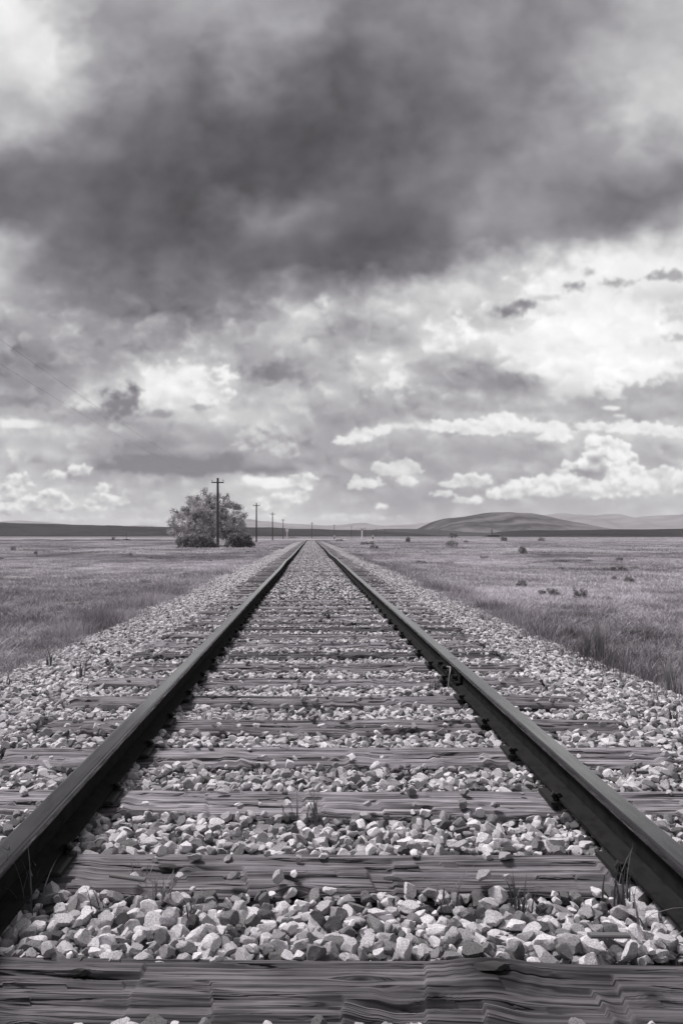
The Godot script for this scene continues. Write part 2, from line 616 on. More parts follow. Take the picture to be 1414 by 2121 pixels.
	# tall heap with its long foot
	mass(1240, 980, 70, 40, 184, 0.8, 0.4, 0.9)
	cumulus([[1243, 925, 36, 24], [1270, 940, 34, 28], [1232, 958, 34, 26], [1290, 975, 40, 32], [1310, 952, 13, 12]], 256, 196, 0.25, 0.8, 0.95)
	mass(1234, 955, 28, 22, 172, 1.0, 0.5, 0.9)
	mass(1214, 982, 40, 17, 168, 0.9, 0.5)
	mass(1246, 975, 24, 18, 176, 1.0, 0.5, 0.8)
	cumulus([[1178, 965, 20, 10], [1160, 985, 26, 14]], 246, 190, 0.4, 0.9, 0.85)
	cumulus([[1050, 1022, 46, 17], [1085, 1010, 40, 20], [1130, 1008, 50, 24], [1180, 1005, 46, 22], [1225, 1015, 50, 22], [1280, 1010, 50, 24], [1335, 1010, 44, 24], [1378, 985, 30, 20], [1360, 1000, 46, 24], [1410, 1000, 40, 28], [1470, 1000, 50, 26]], 248, 204, 0.45, 0.85, 0.85)
	mass(1180, 1040, 70, 9, 182, 0.8, 0.6, 0.8)
	mass(1300, 1045, 130, 10, 190, 0.9, 0.6, 0.7)
	mass(1070, 1052, 110, 6, 190, 0.9, 0.5, 0.7)
	# pale strip along the horizon
	cumulus([[680, 1075, 60, 7], [740, 1070, 50, 8], [810, 1075, 50, 6], [560, 1072, 40, 7], [300, 1080, 60, 7], [150, 1075, 70, 6]], 238, 215, 0.7, 1.0, 0.6)

# ------------------------------------------------------------------ materials
func make_materials() -> void:
	# stones: six tones share two grain textures
	var speck := noise_tex(noise(0.02, 5, 31), 512, 0.35, 1.6)
	var speck_n := noise_tex(noise(0.03, 5, 33), 512, 0, 1, true, 5.0)
	var vein_noise := noise(0.008, 3, 35, FastNoiseLite.TYPE_CELLULAR)
	vein_noise.cellular_return_type = FastNoiseLite.RETURN_DISTANCE2_SUB
	vein_noise.domain_warp_enabled = true
	vein_noise.domain_warp_amplitude = 40.0
	var vein := noise_tex(vein_noise, 512, 0.82, 1.3)
	for k in 7:
		var m := StandardMaterial3D.new()
		m.resource_name = "stone"
		m.albedo_color = Color.WHITE if k == 6 else grey([0.66, 0.54, 0.42, 0.31, 0.20, 0.12][k])
		m.vertex_color_use_as_albedo = k == 6
		m.albedo_texture = speck
		m.detail_enabled = true
		m.detail_albedo = vein
		m.detail_blend_mode = BaseMaterial3D.BLEND_MODE_MUL
		m.uv1_triplanar = true
		m.uv1_scale = Vector3.ONE * 0.45
		m.uv2_triplanar = true
		m.uv2_scale = Vector3.ONE * 0.3
		m.normal_enabled = true
		m.normal_texture = speck_n
		m.normal_scale = 0.6
		m.roughness = 0.8
		m.metallic_specular = 0.35
		mats["stone%d" % k] = m
	# weathered sleeper timber
	var grain := wood_image()
	var wood := StandardMaterial3D.new()
	wood.albedo_texture = ImageTexture.create_from_image(grain[0])
	wood.normal_enabled = true
	wood.normal_texture = ImageTexture.create_from_image(grain[1])
	wood.normal_scale = 0.8
	wood.vertex_color_use_as_albedo = true
	wood.roughness = 0.8
	wood.metallic_specular = 0.3
	mats["wood"] = wood
	mats["knot"] = plain(0.045, 0.9)
	# steel
	var rust := noise_tex(noise(0.012, 5, 41), 512, 0.5, 1.4)
	var head := StandardMaterial3D.new()
	head.albedo_color = grey(0.12)
	head.albedo_texture = rust
	head.uv1_triplanar = true
	head.uv1_scale = Vector3(6, 6, 0.7)
	head.roughness = 0.16
	head.metallic = 0.85
	head.metallic_specular = 0.5
	mats["rail_head"] = head
	var web := StandardMaterial3D.new()
	web.albedo_color = grey(0.02)
	web.albedo_texture = rust
	web.uv1_triplanar = true
	web.uv1_scale = Vector3(4, 4, 2)
	web.roughness = 0.8
	web.metallic_specular = 0.12
	mats["rail_web"] = web
	mats["iron"] = plain(0.012, 0.8)
	# bare ground, gravel
	var soil := StandardMaterial3D.new()
	soil.vertex_color_use_as_albedo = true
	soil.albedo_texture = noise_tex(noise(0.01, 5, 51), 1024, 0.55, 1.3)
	soil.uv1_triplanar = true
	soil.uv1_world_triplanar = true
	soil.uv1_scale = Vector3.ONE * 0.25
	soil.detail_enabled = true
	soil.detail_albedo = noise_tex(noise(0.008, 6, 52), 1024, 0.6, 1.3)
	soil.detail_blend_mode = BaseMaterial3D.BLEND_MODE_MUL
	soil.uv2_triplanar = true
	soil.uv2_world_triplanar = true
	soil.uv2_scale = Vector3.ONE * 0.02
	soil.roughness = 1.0
	soil.metallic_specular = 0.1
	mats["soil"] = soil
	var bed := StandardMaterial3D.new()
	var cell := noise(0.06, 1, 53, FastNoiseLite.TYPE_CELLULAR)
	cell.cellular_return_type = FastNoiseLite.RETURN_CELL_VALUE
	bed.albedo_color = grey(0.36)
	bed.albedo_texture = noise_tex(cell, 512, 0.25, 1.3)
	bed.uv1_triplanar = true
	bed.uv1_world_triplanar = true
	bed.uv1_scale = Vector3.ONE * 1.2
	bed.roughness = 0.95
	mats["bed"] = bed
	# hills: sage and dry grass
	var hill := soil.duplicate()
	hill.uv1_scale = Vector3.ONE * 0.02
	hill.uv2_scale = Vector3.ONE * 0.003
	mats["hill"] = hill
	for k in 4:
		var g := StandardMaterial3D.new()
		g.vertex_color_use_as_albedo = true
		g.roughness = 0.9
		g.metallic_specular = 0.2
		g.cull_mode = BaseMaterial3D.CULL_DISABLED
		g.backlight_enabled = true
		g.backlight = Color(0.3, 0.3, 0.3)
		mats["blade%d" % k] = g
	var bark := StandardMaterial3D.new()
	bark.albedo_color = grey(0.085)
	bark.albedo_texture = noise_tex(noise(0.02, 5, 61), 256, 0.6, 1.4)
	bark.uv1_triplanar = true
	bark.uv1_scale = Vector3(6, 0.8, 6)
	bark.roughness = 0.9
	mats["bark"] = bark
	mats["white_paint"] = plain(0.88, 0.6)
	mats["glass"] = plain(0.12, 0.2)
	mats["wire"] = plain(0.09, 0.5)

# long grain with rings round knots; returns [albedo, normal]
func wood_image() -> Array:
	var w := 1024
	var h := 512
	var im := Image.create(w, h, false, Image.FORMAT_RGB8)
	var hm := Image.create(w, h, false, Image.FORMAT_RGB8)
	var a := noise(1.0, 4, 71)
	var b := noise(1.0, 3, 72)
	var c := noise(1.0, 4, 73)
	var knots := [Vector3(0.16, 0.30, 0.055), Vector3(0.63, 0.62, 0.07), Vector3(0.41, 0.86, 0.045), Vector3(0.88, 0.16, 0.05)]
	for y in h:
		for x in w:
			var u := x / float(w)
			var v := y / float(h)
			var t := TAU * u
			var warp := 0.0
			var dark := 0.0
			for k in knots:
				var du := absf(u - k.x)
				du = minf(du, 1.0 - du) * 2.4
				var dv: float = v - k.y
				var q: float = (du * du + dv * dv * 2.2) / (k.z * k.z)
				if q < 14.0:
					warp += k.z * exp(-q * 0.7) * (1.0 if dv > 0 else -1.0) * 0.6
					dark = maxf(dark, exp(-q * 2.6))
			var vv := v - warp
			var ring := a.get_noise_3d(cos(t) * 0.2, sin(t) * 0.2, vv * 22.0)
			var fine := b.get_noise_3d(cos(t) * 0.5, sin(t) * 0.5, vv * 34.0)
			var blot := c.get_noise_3d(cos(t) * 1.3, sin(t) * 1.3, v * 3.0)
			var line_a := smoothstep(0.055, 0.0, absf(b.get_noise_3d(cos(t) * 0.2 + 4.0, sin(t) * 0.2, vv * 13.0)))
			var line_b := smoothstep(0.08, 0.0, absf(a.get_noise_3d(cos(t) * 0.35 + 14.0, sin(t) * 0.35, vv * 24.0))) * smoothstep(-0.1, 0.25, blot)
			var crack := smoothstep(0.30, 0.40, absf(b.get_noise_3d(cos(t) * 0.3 + 9.0, sin(t) * 0.3, vv * 19.0)))
			var val := 0.92 + 0.35 * ring + 0.55 * fine + 0.4 * blot
			val *= (1.0 - 0.5 * crack) * (1.0 - 0.75 * line_a) * (1.0 - 0.5 * line_b)
			val = lerpf(val, 0.18, dark)
			val = clampf(val, 0.08, 1.5) / 1.5
			var s := Color(val, val, val).linear_to_srgb()
			im.set_pixel(x, y, s)
			var hh := clampf(0.55 + 0.12 * ring + 0.3 * fine - 0.35 * crack - 0.5 * line_a - 0.25 * line_b, 0.0, 1.0)
			hm.set_pixel(x, y, Color(hh, hh, hh))
	hm.bump_map_to_normal_map(6.0)
	return [im, hm]

# ------------------------------------------------------------------ track geometry
var sway := FastNoiseLite.new()

func track_shift(z: float) -> Vector2:      # x and y of the track's centre at distance z: small waves, then a bend over the rise
	var k := sm(6.0, 22.0, z)
	var x := sway.get_noise_1d(z * 0.55) * 0.030 * k
	var y := sway.get_noise_1d(300.0 + z * 0.65) * 0.022 * k
	var e := maxf(0.0, z - 124.0)
	x += e * e / 520.0
	y -= e * 0.011
	return Vector2(x, y)

func ground_y(x: float, z: float) -> float:
	var d := absf(x)
	var bump := fbm.get_noise_2d(x * 0.22, z * 0.22) * 0.10 * sm(3.0, 7.0, d) * sm(200.0, 60.0, absf(z))
	return GROUND_Y + bump - 0.05 * sm(3.4, 5.5, d) * sm(120.0, 60.0, absf(z))

# ------------------------------------------------------------------ land
func field_tone(x: float, z: float) -> float:
	var n := fbm.get_noise_2d(x * 0.09, z * 0.05)
	var m := fbm.get_noise_2d(x * 0.5 + 40.0, z * 0.4)
	var v := 0.30 + 0.20 * n + 0.08 * m
	var d := absf(z)
	# dry pale flats farther out on the left
	v += 0.10 * sm(-20.0, -60.0, x) * sm(120.0, 200.0, d) * sm(700.0, 300.0, d)
	v += 0.06 * sm(90.0, 170.0, d) * sm(500.0, 300.0, d)
	return clampf(v, 0.09, 0.55)

func make_land() -> void:
	sway = noise(0.12, 2, 81)
	var xs := PackedFloat32Array()
	var zs := PackedFloat32Array()
	var t := 0.0
	var step := 0.35
	while t < 9000.0:
		xs.append(t)
		t += step
		step = step * 1.075
	var full := PackedFloat32Array()
	for i in range(xs.size() - 1, 0, -1):
		full.append(-xs[i])
	full.append_array(xs)
	zs.append_array(PackedFloat32Array([-40.0, -20.0, -8.0, -3.0]))
	t = 0.0
	step = 0.5
	while t < 9500.0:
		zs.append(t)
		t += step
		step = step * 1.055
	var pts := PackedVector3Array()
	var cols := PackedColorArray()
	for z in zs:
		for x in full:
			var y := ground_y(x, z)
			if absf(x) < 2.0 and z < 170.0:
				y = GROUND_Y - 0.1 - maxf(0.0, z - 124.0) * 0.011
			pts.append(Vector3(x, y, -z))
			cols.append(lin(field_tone(x, z) * 0.95))
	var g := put("ground", sheet(pts, full.size(), cols), mats.soil)
	tag(g, "", "", "", "structure")
	# hills and mountains, each with its own distance and depth
	ridge("sage_ridge", "long dark sage covered ridge along the horizon behind the tree and poles", 1500.0, 500.0,
		[-500, 1080, -200, 1079, 0, 1083, 100, 1085, 250, 1090, 350, 1092, 450, 1093, 520, 1093, 640, 1096, 760, 1099, 800, 1101, 860, 1106, 900, 1111], 0.058, 0.03, 1)
	ridge("low_hill", "low dark hill between the far poles and the big hill", 1900.0, 600.0,
		[640, 1111, 720, 1105, 760, 1099, 790, 1096, 820, 1095.6, 860, 1097, 900, 1099, 960, 1103, 1000, 1108, 1020, 1111], 0.075, 0.06, 2)
	ridge("flat_topped_hill", "broad flat topped grassy hill with pale lower slopes right of the track", 2600.0, 950.0,
		[800, 1111, 850, 1104, 866, 1097, 880, 1089, 900, 1080, 920, 1074.5, 960, 1070.5, 985, 1066, 1010, 1062, 1050, 1063, 1085, 1066, 1100, 1071, 1130, 1080, 1160, 1088, 1190, 1096, 1230, 1103, 1280, 1111], 0.035, 0.20, 3)
	ridge("dark_bench", "long low dark bench of brush at the right edge of the plain", 1000.0, 300.0,
		[1018, 1111, 1030, 1106, 1042, 1101, 1070, 1099.5, 1180, 1098, 1300, 1097, 1414, 1095, 1600, 1093, 1900, 1094], 0.055, 0.03, 4)
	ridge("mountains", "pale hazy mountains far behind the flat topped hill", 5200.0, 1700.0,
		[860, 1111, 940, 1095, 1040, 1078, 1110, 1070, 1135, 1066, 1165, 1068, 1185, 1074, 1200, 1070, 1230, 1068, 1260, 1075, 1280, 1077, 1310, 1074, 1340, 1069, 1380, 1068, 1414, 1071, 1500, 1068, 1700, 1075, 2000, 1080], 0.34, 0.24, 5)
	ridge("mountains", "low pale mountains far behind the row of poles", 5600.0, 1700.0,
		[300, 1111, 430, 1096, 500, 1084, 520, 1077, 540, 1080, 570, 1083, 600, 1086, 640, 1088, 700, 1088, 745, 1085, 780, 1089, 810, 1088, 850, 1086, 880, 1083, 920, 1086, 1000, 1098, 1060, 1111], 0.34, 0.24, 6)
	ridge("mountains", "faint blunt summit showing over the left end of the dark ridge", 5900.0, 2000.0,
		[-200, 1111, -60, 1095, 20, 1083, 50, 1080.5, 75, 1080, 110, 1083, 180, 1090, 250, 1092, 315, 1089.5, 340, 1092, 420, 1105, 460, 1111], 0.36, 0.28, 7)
	# gravel crossing and the dark bank on the left plain
	var road := PackedVector3Array()
	for i in 12:
		var x := -70.0 + i * 9.0
		for q in [207.0, 229.0]:
			road.append(Vector3(x, ground_y(x, q) + 0.03, -q - fbm.get_noise_1d(x * 0.1) * 2.0))
	var r := put("road", sheet(road, 2, PackedColorArray(), PackedVector2Array(), true), plain(0.40, 0.95))
	tag(r, "", "", "", "structure")
	var st := stool()
	var prev := Vector3.ZERO
	for i in 15:
		var x := lerpf(-72.0, -31.0, i / 14.0)
		var p := Vector3(x, GROUND_Y - 0.05, -164.0 - 6.0 * (i / 14.0))
		if i > 0:
			var h := 0.30 + 0.1 * fbm.get_noise_1d(i * 0.7)
			var d := Vector3(0, 0, 0.5)
			quad(st, prev + d, p + d, p + Vector3(0, h, 0.1), prev + Vector3(0, h, 0.1))
			quad(st, prev + Vector3(0, h, 0.1), p + Vector3(0, h, 0.1), p - d, prev - d)
		prev = p
	var bank := put("earth_bank", st.commit(), plain(0.045, 1.0))
	tag(bank, "thin dark earth bank across the pale flat at the left", "bank")

func profile(a: Array, s: float) -> float:
	if s <= a[0]:
		return a[1]
	for i in range(2, a.size(), 2):
		if s <= a[i]:
			var t: float = (s - a[i - 2]) / (a[i] - a[i - 2])
			var p0: float = a[maxi(i - 3, 1)]
			var p1: float = a[i - 1]
			var p2: float = a[i + 1]
			var p3: float = a[mini(i + 3, a.size() - 1)]
			if i < 4:
				p0 = p1
			return p1 + 0.5 * t * ((p2 - p0) + t * ((2.0 * p0 - 5.0 * p1 + 4.0 * p2 - p3) + t * (3.0 * (p1 - p2) + p3 - p0))) if true else lerpf(p1, p2, t)
	return a[a.size() - 1]

func ridge(called: String, label: String, crest: float, depth: float, prof: Array, tone_a: float, tone_b: float, s: int) -> void:
	var n1 := noise(1.0, 5, 90 + s)
	var pts := PackedVector3Array()
	var cols := PackedColorArray()
	var cols_n := 220
	var rows_n := 44
	var m_per := crest / FOCAL
	var x0: float = prof[0]
	var x1: float = prof[prof.size() - 2]
	for r in rows_n + 1:
		var t := r / float(rows_n)            # 0 front foot, 0.7 crest, 1 back
		for c in cols_n + 1:
			var s_x := lerpf(x0, x1, c / float(cols_n))
			var h := maxf(0.0, (VY - profile(prof, s_x)) * m_per + 1.05) + GROUND_Y
			var x := (s_x - VX) * m_per + EYE.x
			var shape := sin(minf(t / 0.7, 1.0) * PI * 0.5) if t < 0.7 else cos((t - 0.7) / 0.3 * PI * 0.5)
			shape = lerpf(shape, shape * shape * (3.0 - 2.0 * shape), 0.6)
			var z := crest + (t - 0.7) * depth
			var gul := n1.get_noise_2d(x / (depth * 0.22), z / (depth * 0.5)) * (0.12 if called == "flat_topped_hill" else 0.26) * sin(minf(t / 0.7, 1.0) * PI) * h
			var y := maxf(h * shape + gul * 0.8, -0.6) - 0.6 * (1.0 - shape)
			pts.append(Vector3(x, y, -z))
			var patch := n1.get_noise_2d(x / (depth * 0.35) + 30.0, z / (depth * 0.10))
			var fine := n1.get_noise_2d(x / (depth * 0.05), z / (depth * 0.02) + 9.0)
			var k := clampf(0.5 + patch * 1.3 + fine * 0.6, 0.0, 1.0)
			if called == "flat_topped_hill":
				k = clampf(k * 0.9 + 0.25 - t / 0.7 * 0.62 + 0.35 * sm(500.0, 900.0, x), 0.0, 1.0)
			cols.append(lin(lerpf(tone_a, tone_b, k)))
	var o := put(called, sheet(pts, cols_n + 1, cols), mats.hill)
	tag(o, label, "", "", "structure")

# ------------------------------------------------------------------ rails
func sweep(profile_xy: Array, side: float, z0: float, z1: float, closed := true) -> ArrayMesh:
	var st := stool()
	st.set_smooth_group(-1)
	var zs := []
	var z := z0
	while z < z1 - 0.01:
		zs.append(z)
		z += 0.5 if z < 20.0 else 1.0
	zs.append(z1)
	var n := profile_xy.size()
	var rings := []
	for q in zs:
		var o := track_shift(q)
		var lift := sway.get_noise_1d(900.0 + side * 50.0 + q * 0.5) * 0.008 * sm(6.0, 15.0, q)
		var ring := []
		for p in profile_xy:
			ring.append(Vector3(side * 0.7475 + p.x + o.x, p.y + o.y + lift, -q))
		rings.append(ring)
	for i in rings.size() - 1:
		for k in n:
			var a: Vector3 = rings[i][k]
			var b: Vector3 = rings[i][(k + 1) % n]
			var c: Vector3 = rings[i + 1][(k + 1) % n]
			var d: Vector3 = rings[i + 1][k]
			quad(st, a, b, c, d)
	for k in range(1, n - 1):
		tri(st, rings[0][0], rings[0][k], rings[0][k + 1])
		tri(st, rings[-1][0], rings[-1][k + 1], rings[-1][k])
	return st.commit()

func round_poly(p: Array, r: float) -> Array:
	var out := []
	var n := p.size()
	for i in n:
		var a: Vector2 = p[(i + n - 1) % n]
		var b: Vector2 = p[i]
		var c: Vector2 = p[(i + 1) % n]
		var q := minf(r, minf(a.distance_to(b), b.distance_to(c)) * 0.45)
		var s := b + (a - b).normalized() * q
		var e := b + (c - b).normalized() * q
		for k in 4:
			var t := k / 3.0
			out.append(s.lerp(b, t).lerp(b.lerp(e, t), t))
	return out

func make_rail(label: String, side: float, z0: float, z1: float) -> Node3D:
	var o := base("steel_rail", Vector3.ZERO)
	tag(o, label, "rail")
	var y := 0.010
	var head := round_poly([Vector2(-0.030, y + 0.108), Vector2(0.030, y + 0.108), Vector2(0.031, y + 0.086), Vector2(0.012, y + 0.078), Vector2(-0.012, y + 0.078), Vector2(-0.031, y + 0.086)], 0.008)
	put("rail_head", sweep(head, side, z0, z1), mats.rail_head, o)
	var web := [Vector2(-0.0085, y + 0.080), Vector2(0.0085, y + 0.080), Vector2(0.0075, y + 0.05), Vector2(0.010, y + 0.019), Vector2(-0.010, y + 0.019), Vector2(-0.0075, y + 0.05)]
	put("rail_web", sweep(web, side, z0, z1), mats.rail_web, o)
	var foot := [Vector2(-0.012, y + 0.022), Vector2(0.012, y + 0.022), Vector2(0.052, y + 0.0095), Vector2(0.054, y + 0.007), Vector2(0.054, y), Vector2(-0.054, y), Vector2(-0.054, y + 0.007), Vector2(-0.052, y + 0.0095)]
	put("rail_foot", sweep(foot, side, z0, z1), mats.rail_web, o)
	return o

const JOINT_Z := 4.30

func make_rails() -> void:
	make_rail("dark steel rail on the left running unbroken to the vanishing point", -1.0, 0.4, TRACK_END)
	make_rail("nearest length of the right hand rail, between the bottom corner and the joint", 1.0, 0.4, JOINT_Z - 0.004)
	var far := make_rail("right hand rail beyond the bolted joint, running to the vanishing point", 1.0, JOINT_Z + 0.004, TRACK_END)
	for s in [-1.0, 1.0]:
		var st := stool()
		box(st, Vector3(0.7475 + s * 0.016, 0.058, -JOINT_Z), Vector3(0.014, 0.048, 0.62))
		box(st, Vector3(0.7475 + s * 0.030, 0.036, -JOINT_Z), Vector3(0.030, 0.008, 0.62))
		put("joint_bar", st.commit(), mats.rail_web, far)
		for k in 4:
			var sb := stool()
			var c := Vector3(0.7475 + s * 0.023, 0.058, -JOINT_Z - 0.225 + k * 0.15)
			tube(sb, [c, c + Vector3(s * 0.028, 0, 0)], [0.014, 0.014], 6)
			put("bolt", sb.commit(), mats.iron, far)
	# bond wire bent up beside the joint
	var sw := stool()
	tube(sw, [Vector3(0.675, 0.0, -JOINT_Z + 0.24), Vector3(0.683, 0.06, -JOINT_Z + 0.23), Vector3(0.69, 0.092, -JOINT_Z + 0.22), Vector3(0.712, 0.088, -JOINT_Z + 0.10), Vector3(0.716, 0.07, -JOINT_Z - 0.02)], [0.0045, 0.0045, 0.0045, 0.0045, 0.0045], 6)
	put("bond_wire", sw.commit(), plain(0.22, 0.5), far)

# ------------------------------------------------------------------ sleepers
func sleeper_mesh(s: int, nx: int, fine: bool, knots := []) -> ArrayMesh:
	var L := 2.56
	var W := 0.178
	var H := 0.16
	var prof := []                    # across: y, z round the section from front bottom over the top to back bottom (z towards the camera is +)
	var nt := 44 if fine else 8
	var ns := 8 if fine else 2
	for i in ns:
		prof.append([Vector2(W * 0.5, -H + (H - 0.012) * i / ns), 0])
	for i in nt + 1:
		var t := i / float(nt)
		prof.append([Vector2(lerpf(W * 0.5, -W * 0.5, t), 0.0), 1])
	for i in ns:
		prof.append([Vector2(-W * 0.5, -0.012 - (H - 0.012) * (i + 1) / ns), 2])
	var grain := noise(1.0, 3, 100 + s)
	var worn := noise(1.0, 3, 200 + s)
	var split := noise(1.0, 1, 300 + s, FastNoiseLite.TYPE_CELLULAR)
	split.cellular_return_type = FastNoiseLite.RETURN_CELL_VALUE
	split.cellular_distance_function = FastNoiseLite.DISTANCE_MANHATTAN
	split.cellular_jitter = 0.9
	var pts := PackedVector3Array()
	var cols := PackedColorArray()
	var uvs := PackedVector2Array()
	var n := prof.size()
	var off := rng.randf()
	var run := PackedFloat32Array()
	var acc := 0.0
	for k in n:
		if k > 0:
			acc += (prof[k][0] - prof[k - 1][0]).length()
		run.append(acc)
	for i in nx + 1:
		var x := -L * 0.5 + L * i / nx
		for k in n:
			var p: Vector2 = prof[k][0]
			var y := p.y
			var z := p.x
			var burn := 0.0
			var top := 1.0 if prof[k][1] == 1 else 0.0
			var edge := absf(z) / (W * 0.5)
			var wear := worn.get_noise_2d(x * 1.1, z * 3.0)
			var g := grain.get_noise_2d(x * 0.4, z * (90.0 if fine else 30.0) + y * 60.0)
			var round_off := pow(clampf((edge - 0.72) / 0.28, 0.0, 1.0), 2.0) * (0.020 + 0.014 * wear) * (1.35 if z > 0 else 0.8)
			if top > 0.5:
				y -= round_off + 0.003
				y += g * 0.0010 + wear * 0.006
				if fine:
					# outer layers split off towards the front in lengths, each broken across
					for q in 3:
						var cut: float = x + z * [0.14, -0.22, 0.08][q] + worn.get_noise_2d(x * 1.5 + q * 9.0, z * 9.0) * 0.006
						var len_q: float = [0.31, 0.23, 0.42][q]
						var at: float = cut / len_q + worn.get_noise_1d(cut * 1.1 + q * 31.0) * 0.9
						var id := floorf(at)
						var h1 := fposmod(sin(id * 12.9898 + s * 7.1 + q * 3.7) * 43758.5453, 1.0)
						var h2 := fposmod(sin(id * 78.233 + s * 3.3 + q * 5.1) * 24634.6345, 1.0)
						var line: float = [0.035, -0.005, -0.045][q] + (h1 - 0.5) * 0.05 + worn.get_noise_2d(x * 3.0, q * 7.0) * 0.003
						if z > line and h2 > 0.3:
							var ramp := sm(0.0, 0.22, at - id) if h1 > 0.5 else 1.0
							y -= (0.003 + 0.008 * h2) * ramp
					# splits running with the grain
					var split_line := smoothstep(0.07, 0.0, absf(grain.get_noise_2d(x * 0.25 + 3.0, z * 26.0 + 5.0)))
					y -= split_line * 0.006
					burn = 0.45 * split_line
					var gr2 := grain.get_noise_2d(x * 0.4 + 7.0, z * 150.0)
					y -= maxf(0.0, gr2 - 0.25) * 0.004
			else:
				z += wear * 0.008 + g * 0.003
				y -= 0.006 if prof[k][1] != 1 and k > 0 and k < n - 1 else 0.0
				if fine:
					z += maxf(0.0, split.get_noise_2d(x * 4.0, y * 30.0) - 0.1) * -0.012 * signf(z)
			var tn := 1.0 + 0.3 * worn.get_noise_2d(x * 2.0 + 50.0, z * 14.0) + 0.2 * g + (0.3 * grain.get_noise_2d(x * 0.35 + 17.0, (z - y) * 85.0) if fine else 0.0)
			tn *= 1.0 - burn
			for q in knots:             # [x, z, radius, lift]
				var d := Vector2((x - q[0]) / (q[2] * 1.5), (z - q[1]) / q[2]).length()
				if d < 2.2 and top > 0.5:
					y += q[3] * exp(-d * d * 1.2) - 0.55 * absf(q[3]) * exp(-d * d * 9.0)
					y += 0.0010 * sin(d * 16.0) * exp(-d * d * 0.5)
					tn *= 1.0 - 0.86 * exp(-d * d * 2.0)
			# worn ends
			var e := sm(L * 0.5 - 0.05, L * 0.5, absf(x))
			y -= e * 0.02 * (0.5 + worn.get_noise_2d(x * 9.0, z * 20.0)) * top
			pts.append(Vector3(x, y, z))
			cols.append(lin(clampf(tn * 0.62, 0.08, 1.0)))
			uvs.append(Vector2(x / 1.25 + off, run[k] / 0.34 + off * 3.0))
	var body := sheet(pts, n, cols, uvs, false)
	# end grain
	var arr := body.surface_get_arrays(0)
	var v: PackedVector3Array = arr[Mesh.ARRAY_VERTEX]
	var nn: PackedVector3Array = arr[Mesh.ARRAY_NORMAL]
	var cc: PackedColorArray = arr[Mesh.ARRAY_COLOR]
	var uu: PackedVector2Array = arr[Mesh.ARRAY_TEX_UV]
	var ii: PackedInt32Array = arr[Mesh.ARRAY_INDEX]
	for end in [0, nx]:
		var first := v.size()
		for k in n:
			v.append(pts[end * n + k])
			nn.append(Vector3(-1 if end == 0 else 1, 0, 0))
			cc.append(lin(0.8))
			uu.append(Vector2(pts[end * n + k].z * 0.2, pts[end * n + k].y))
		for k in range(1, n - 1):
			if end == 0:
				ii.append_array([first, first + k + 1, first + k])
			else:
				ii.append_array([first, first + k, first + k + 1])
	arr[Mesh.ARRAY_TANGENT] = null
	arr[Mesh.ARRAY_VERTEX] = v
	arr[Mesh.ARRAY_NORMAL] = nn
	arr[Mesh.ARRAY_COLOR] = cc
	arr[Mesh.ARRAY_TEX_UV] = uu
	arr[Mesh.ARRAY_INDEX] = ii
	var mesh := ArrayMesh.new()
	mesh.add_surface_from_arrays(Mesh.PRIMITIVE_TRIANGLES, arr)
	return mesh

var tie_spots := []          # [z centre, y, turn] of each sleeper

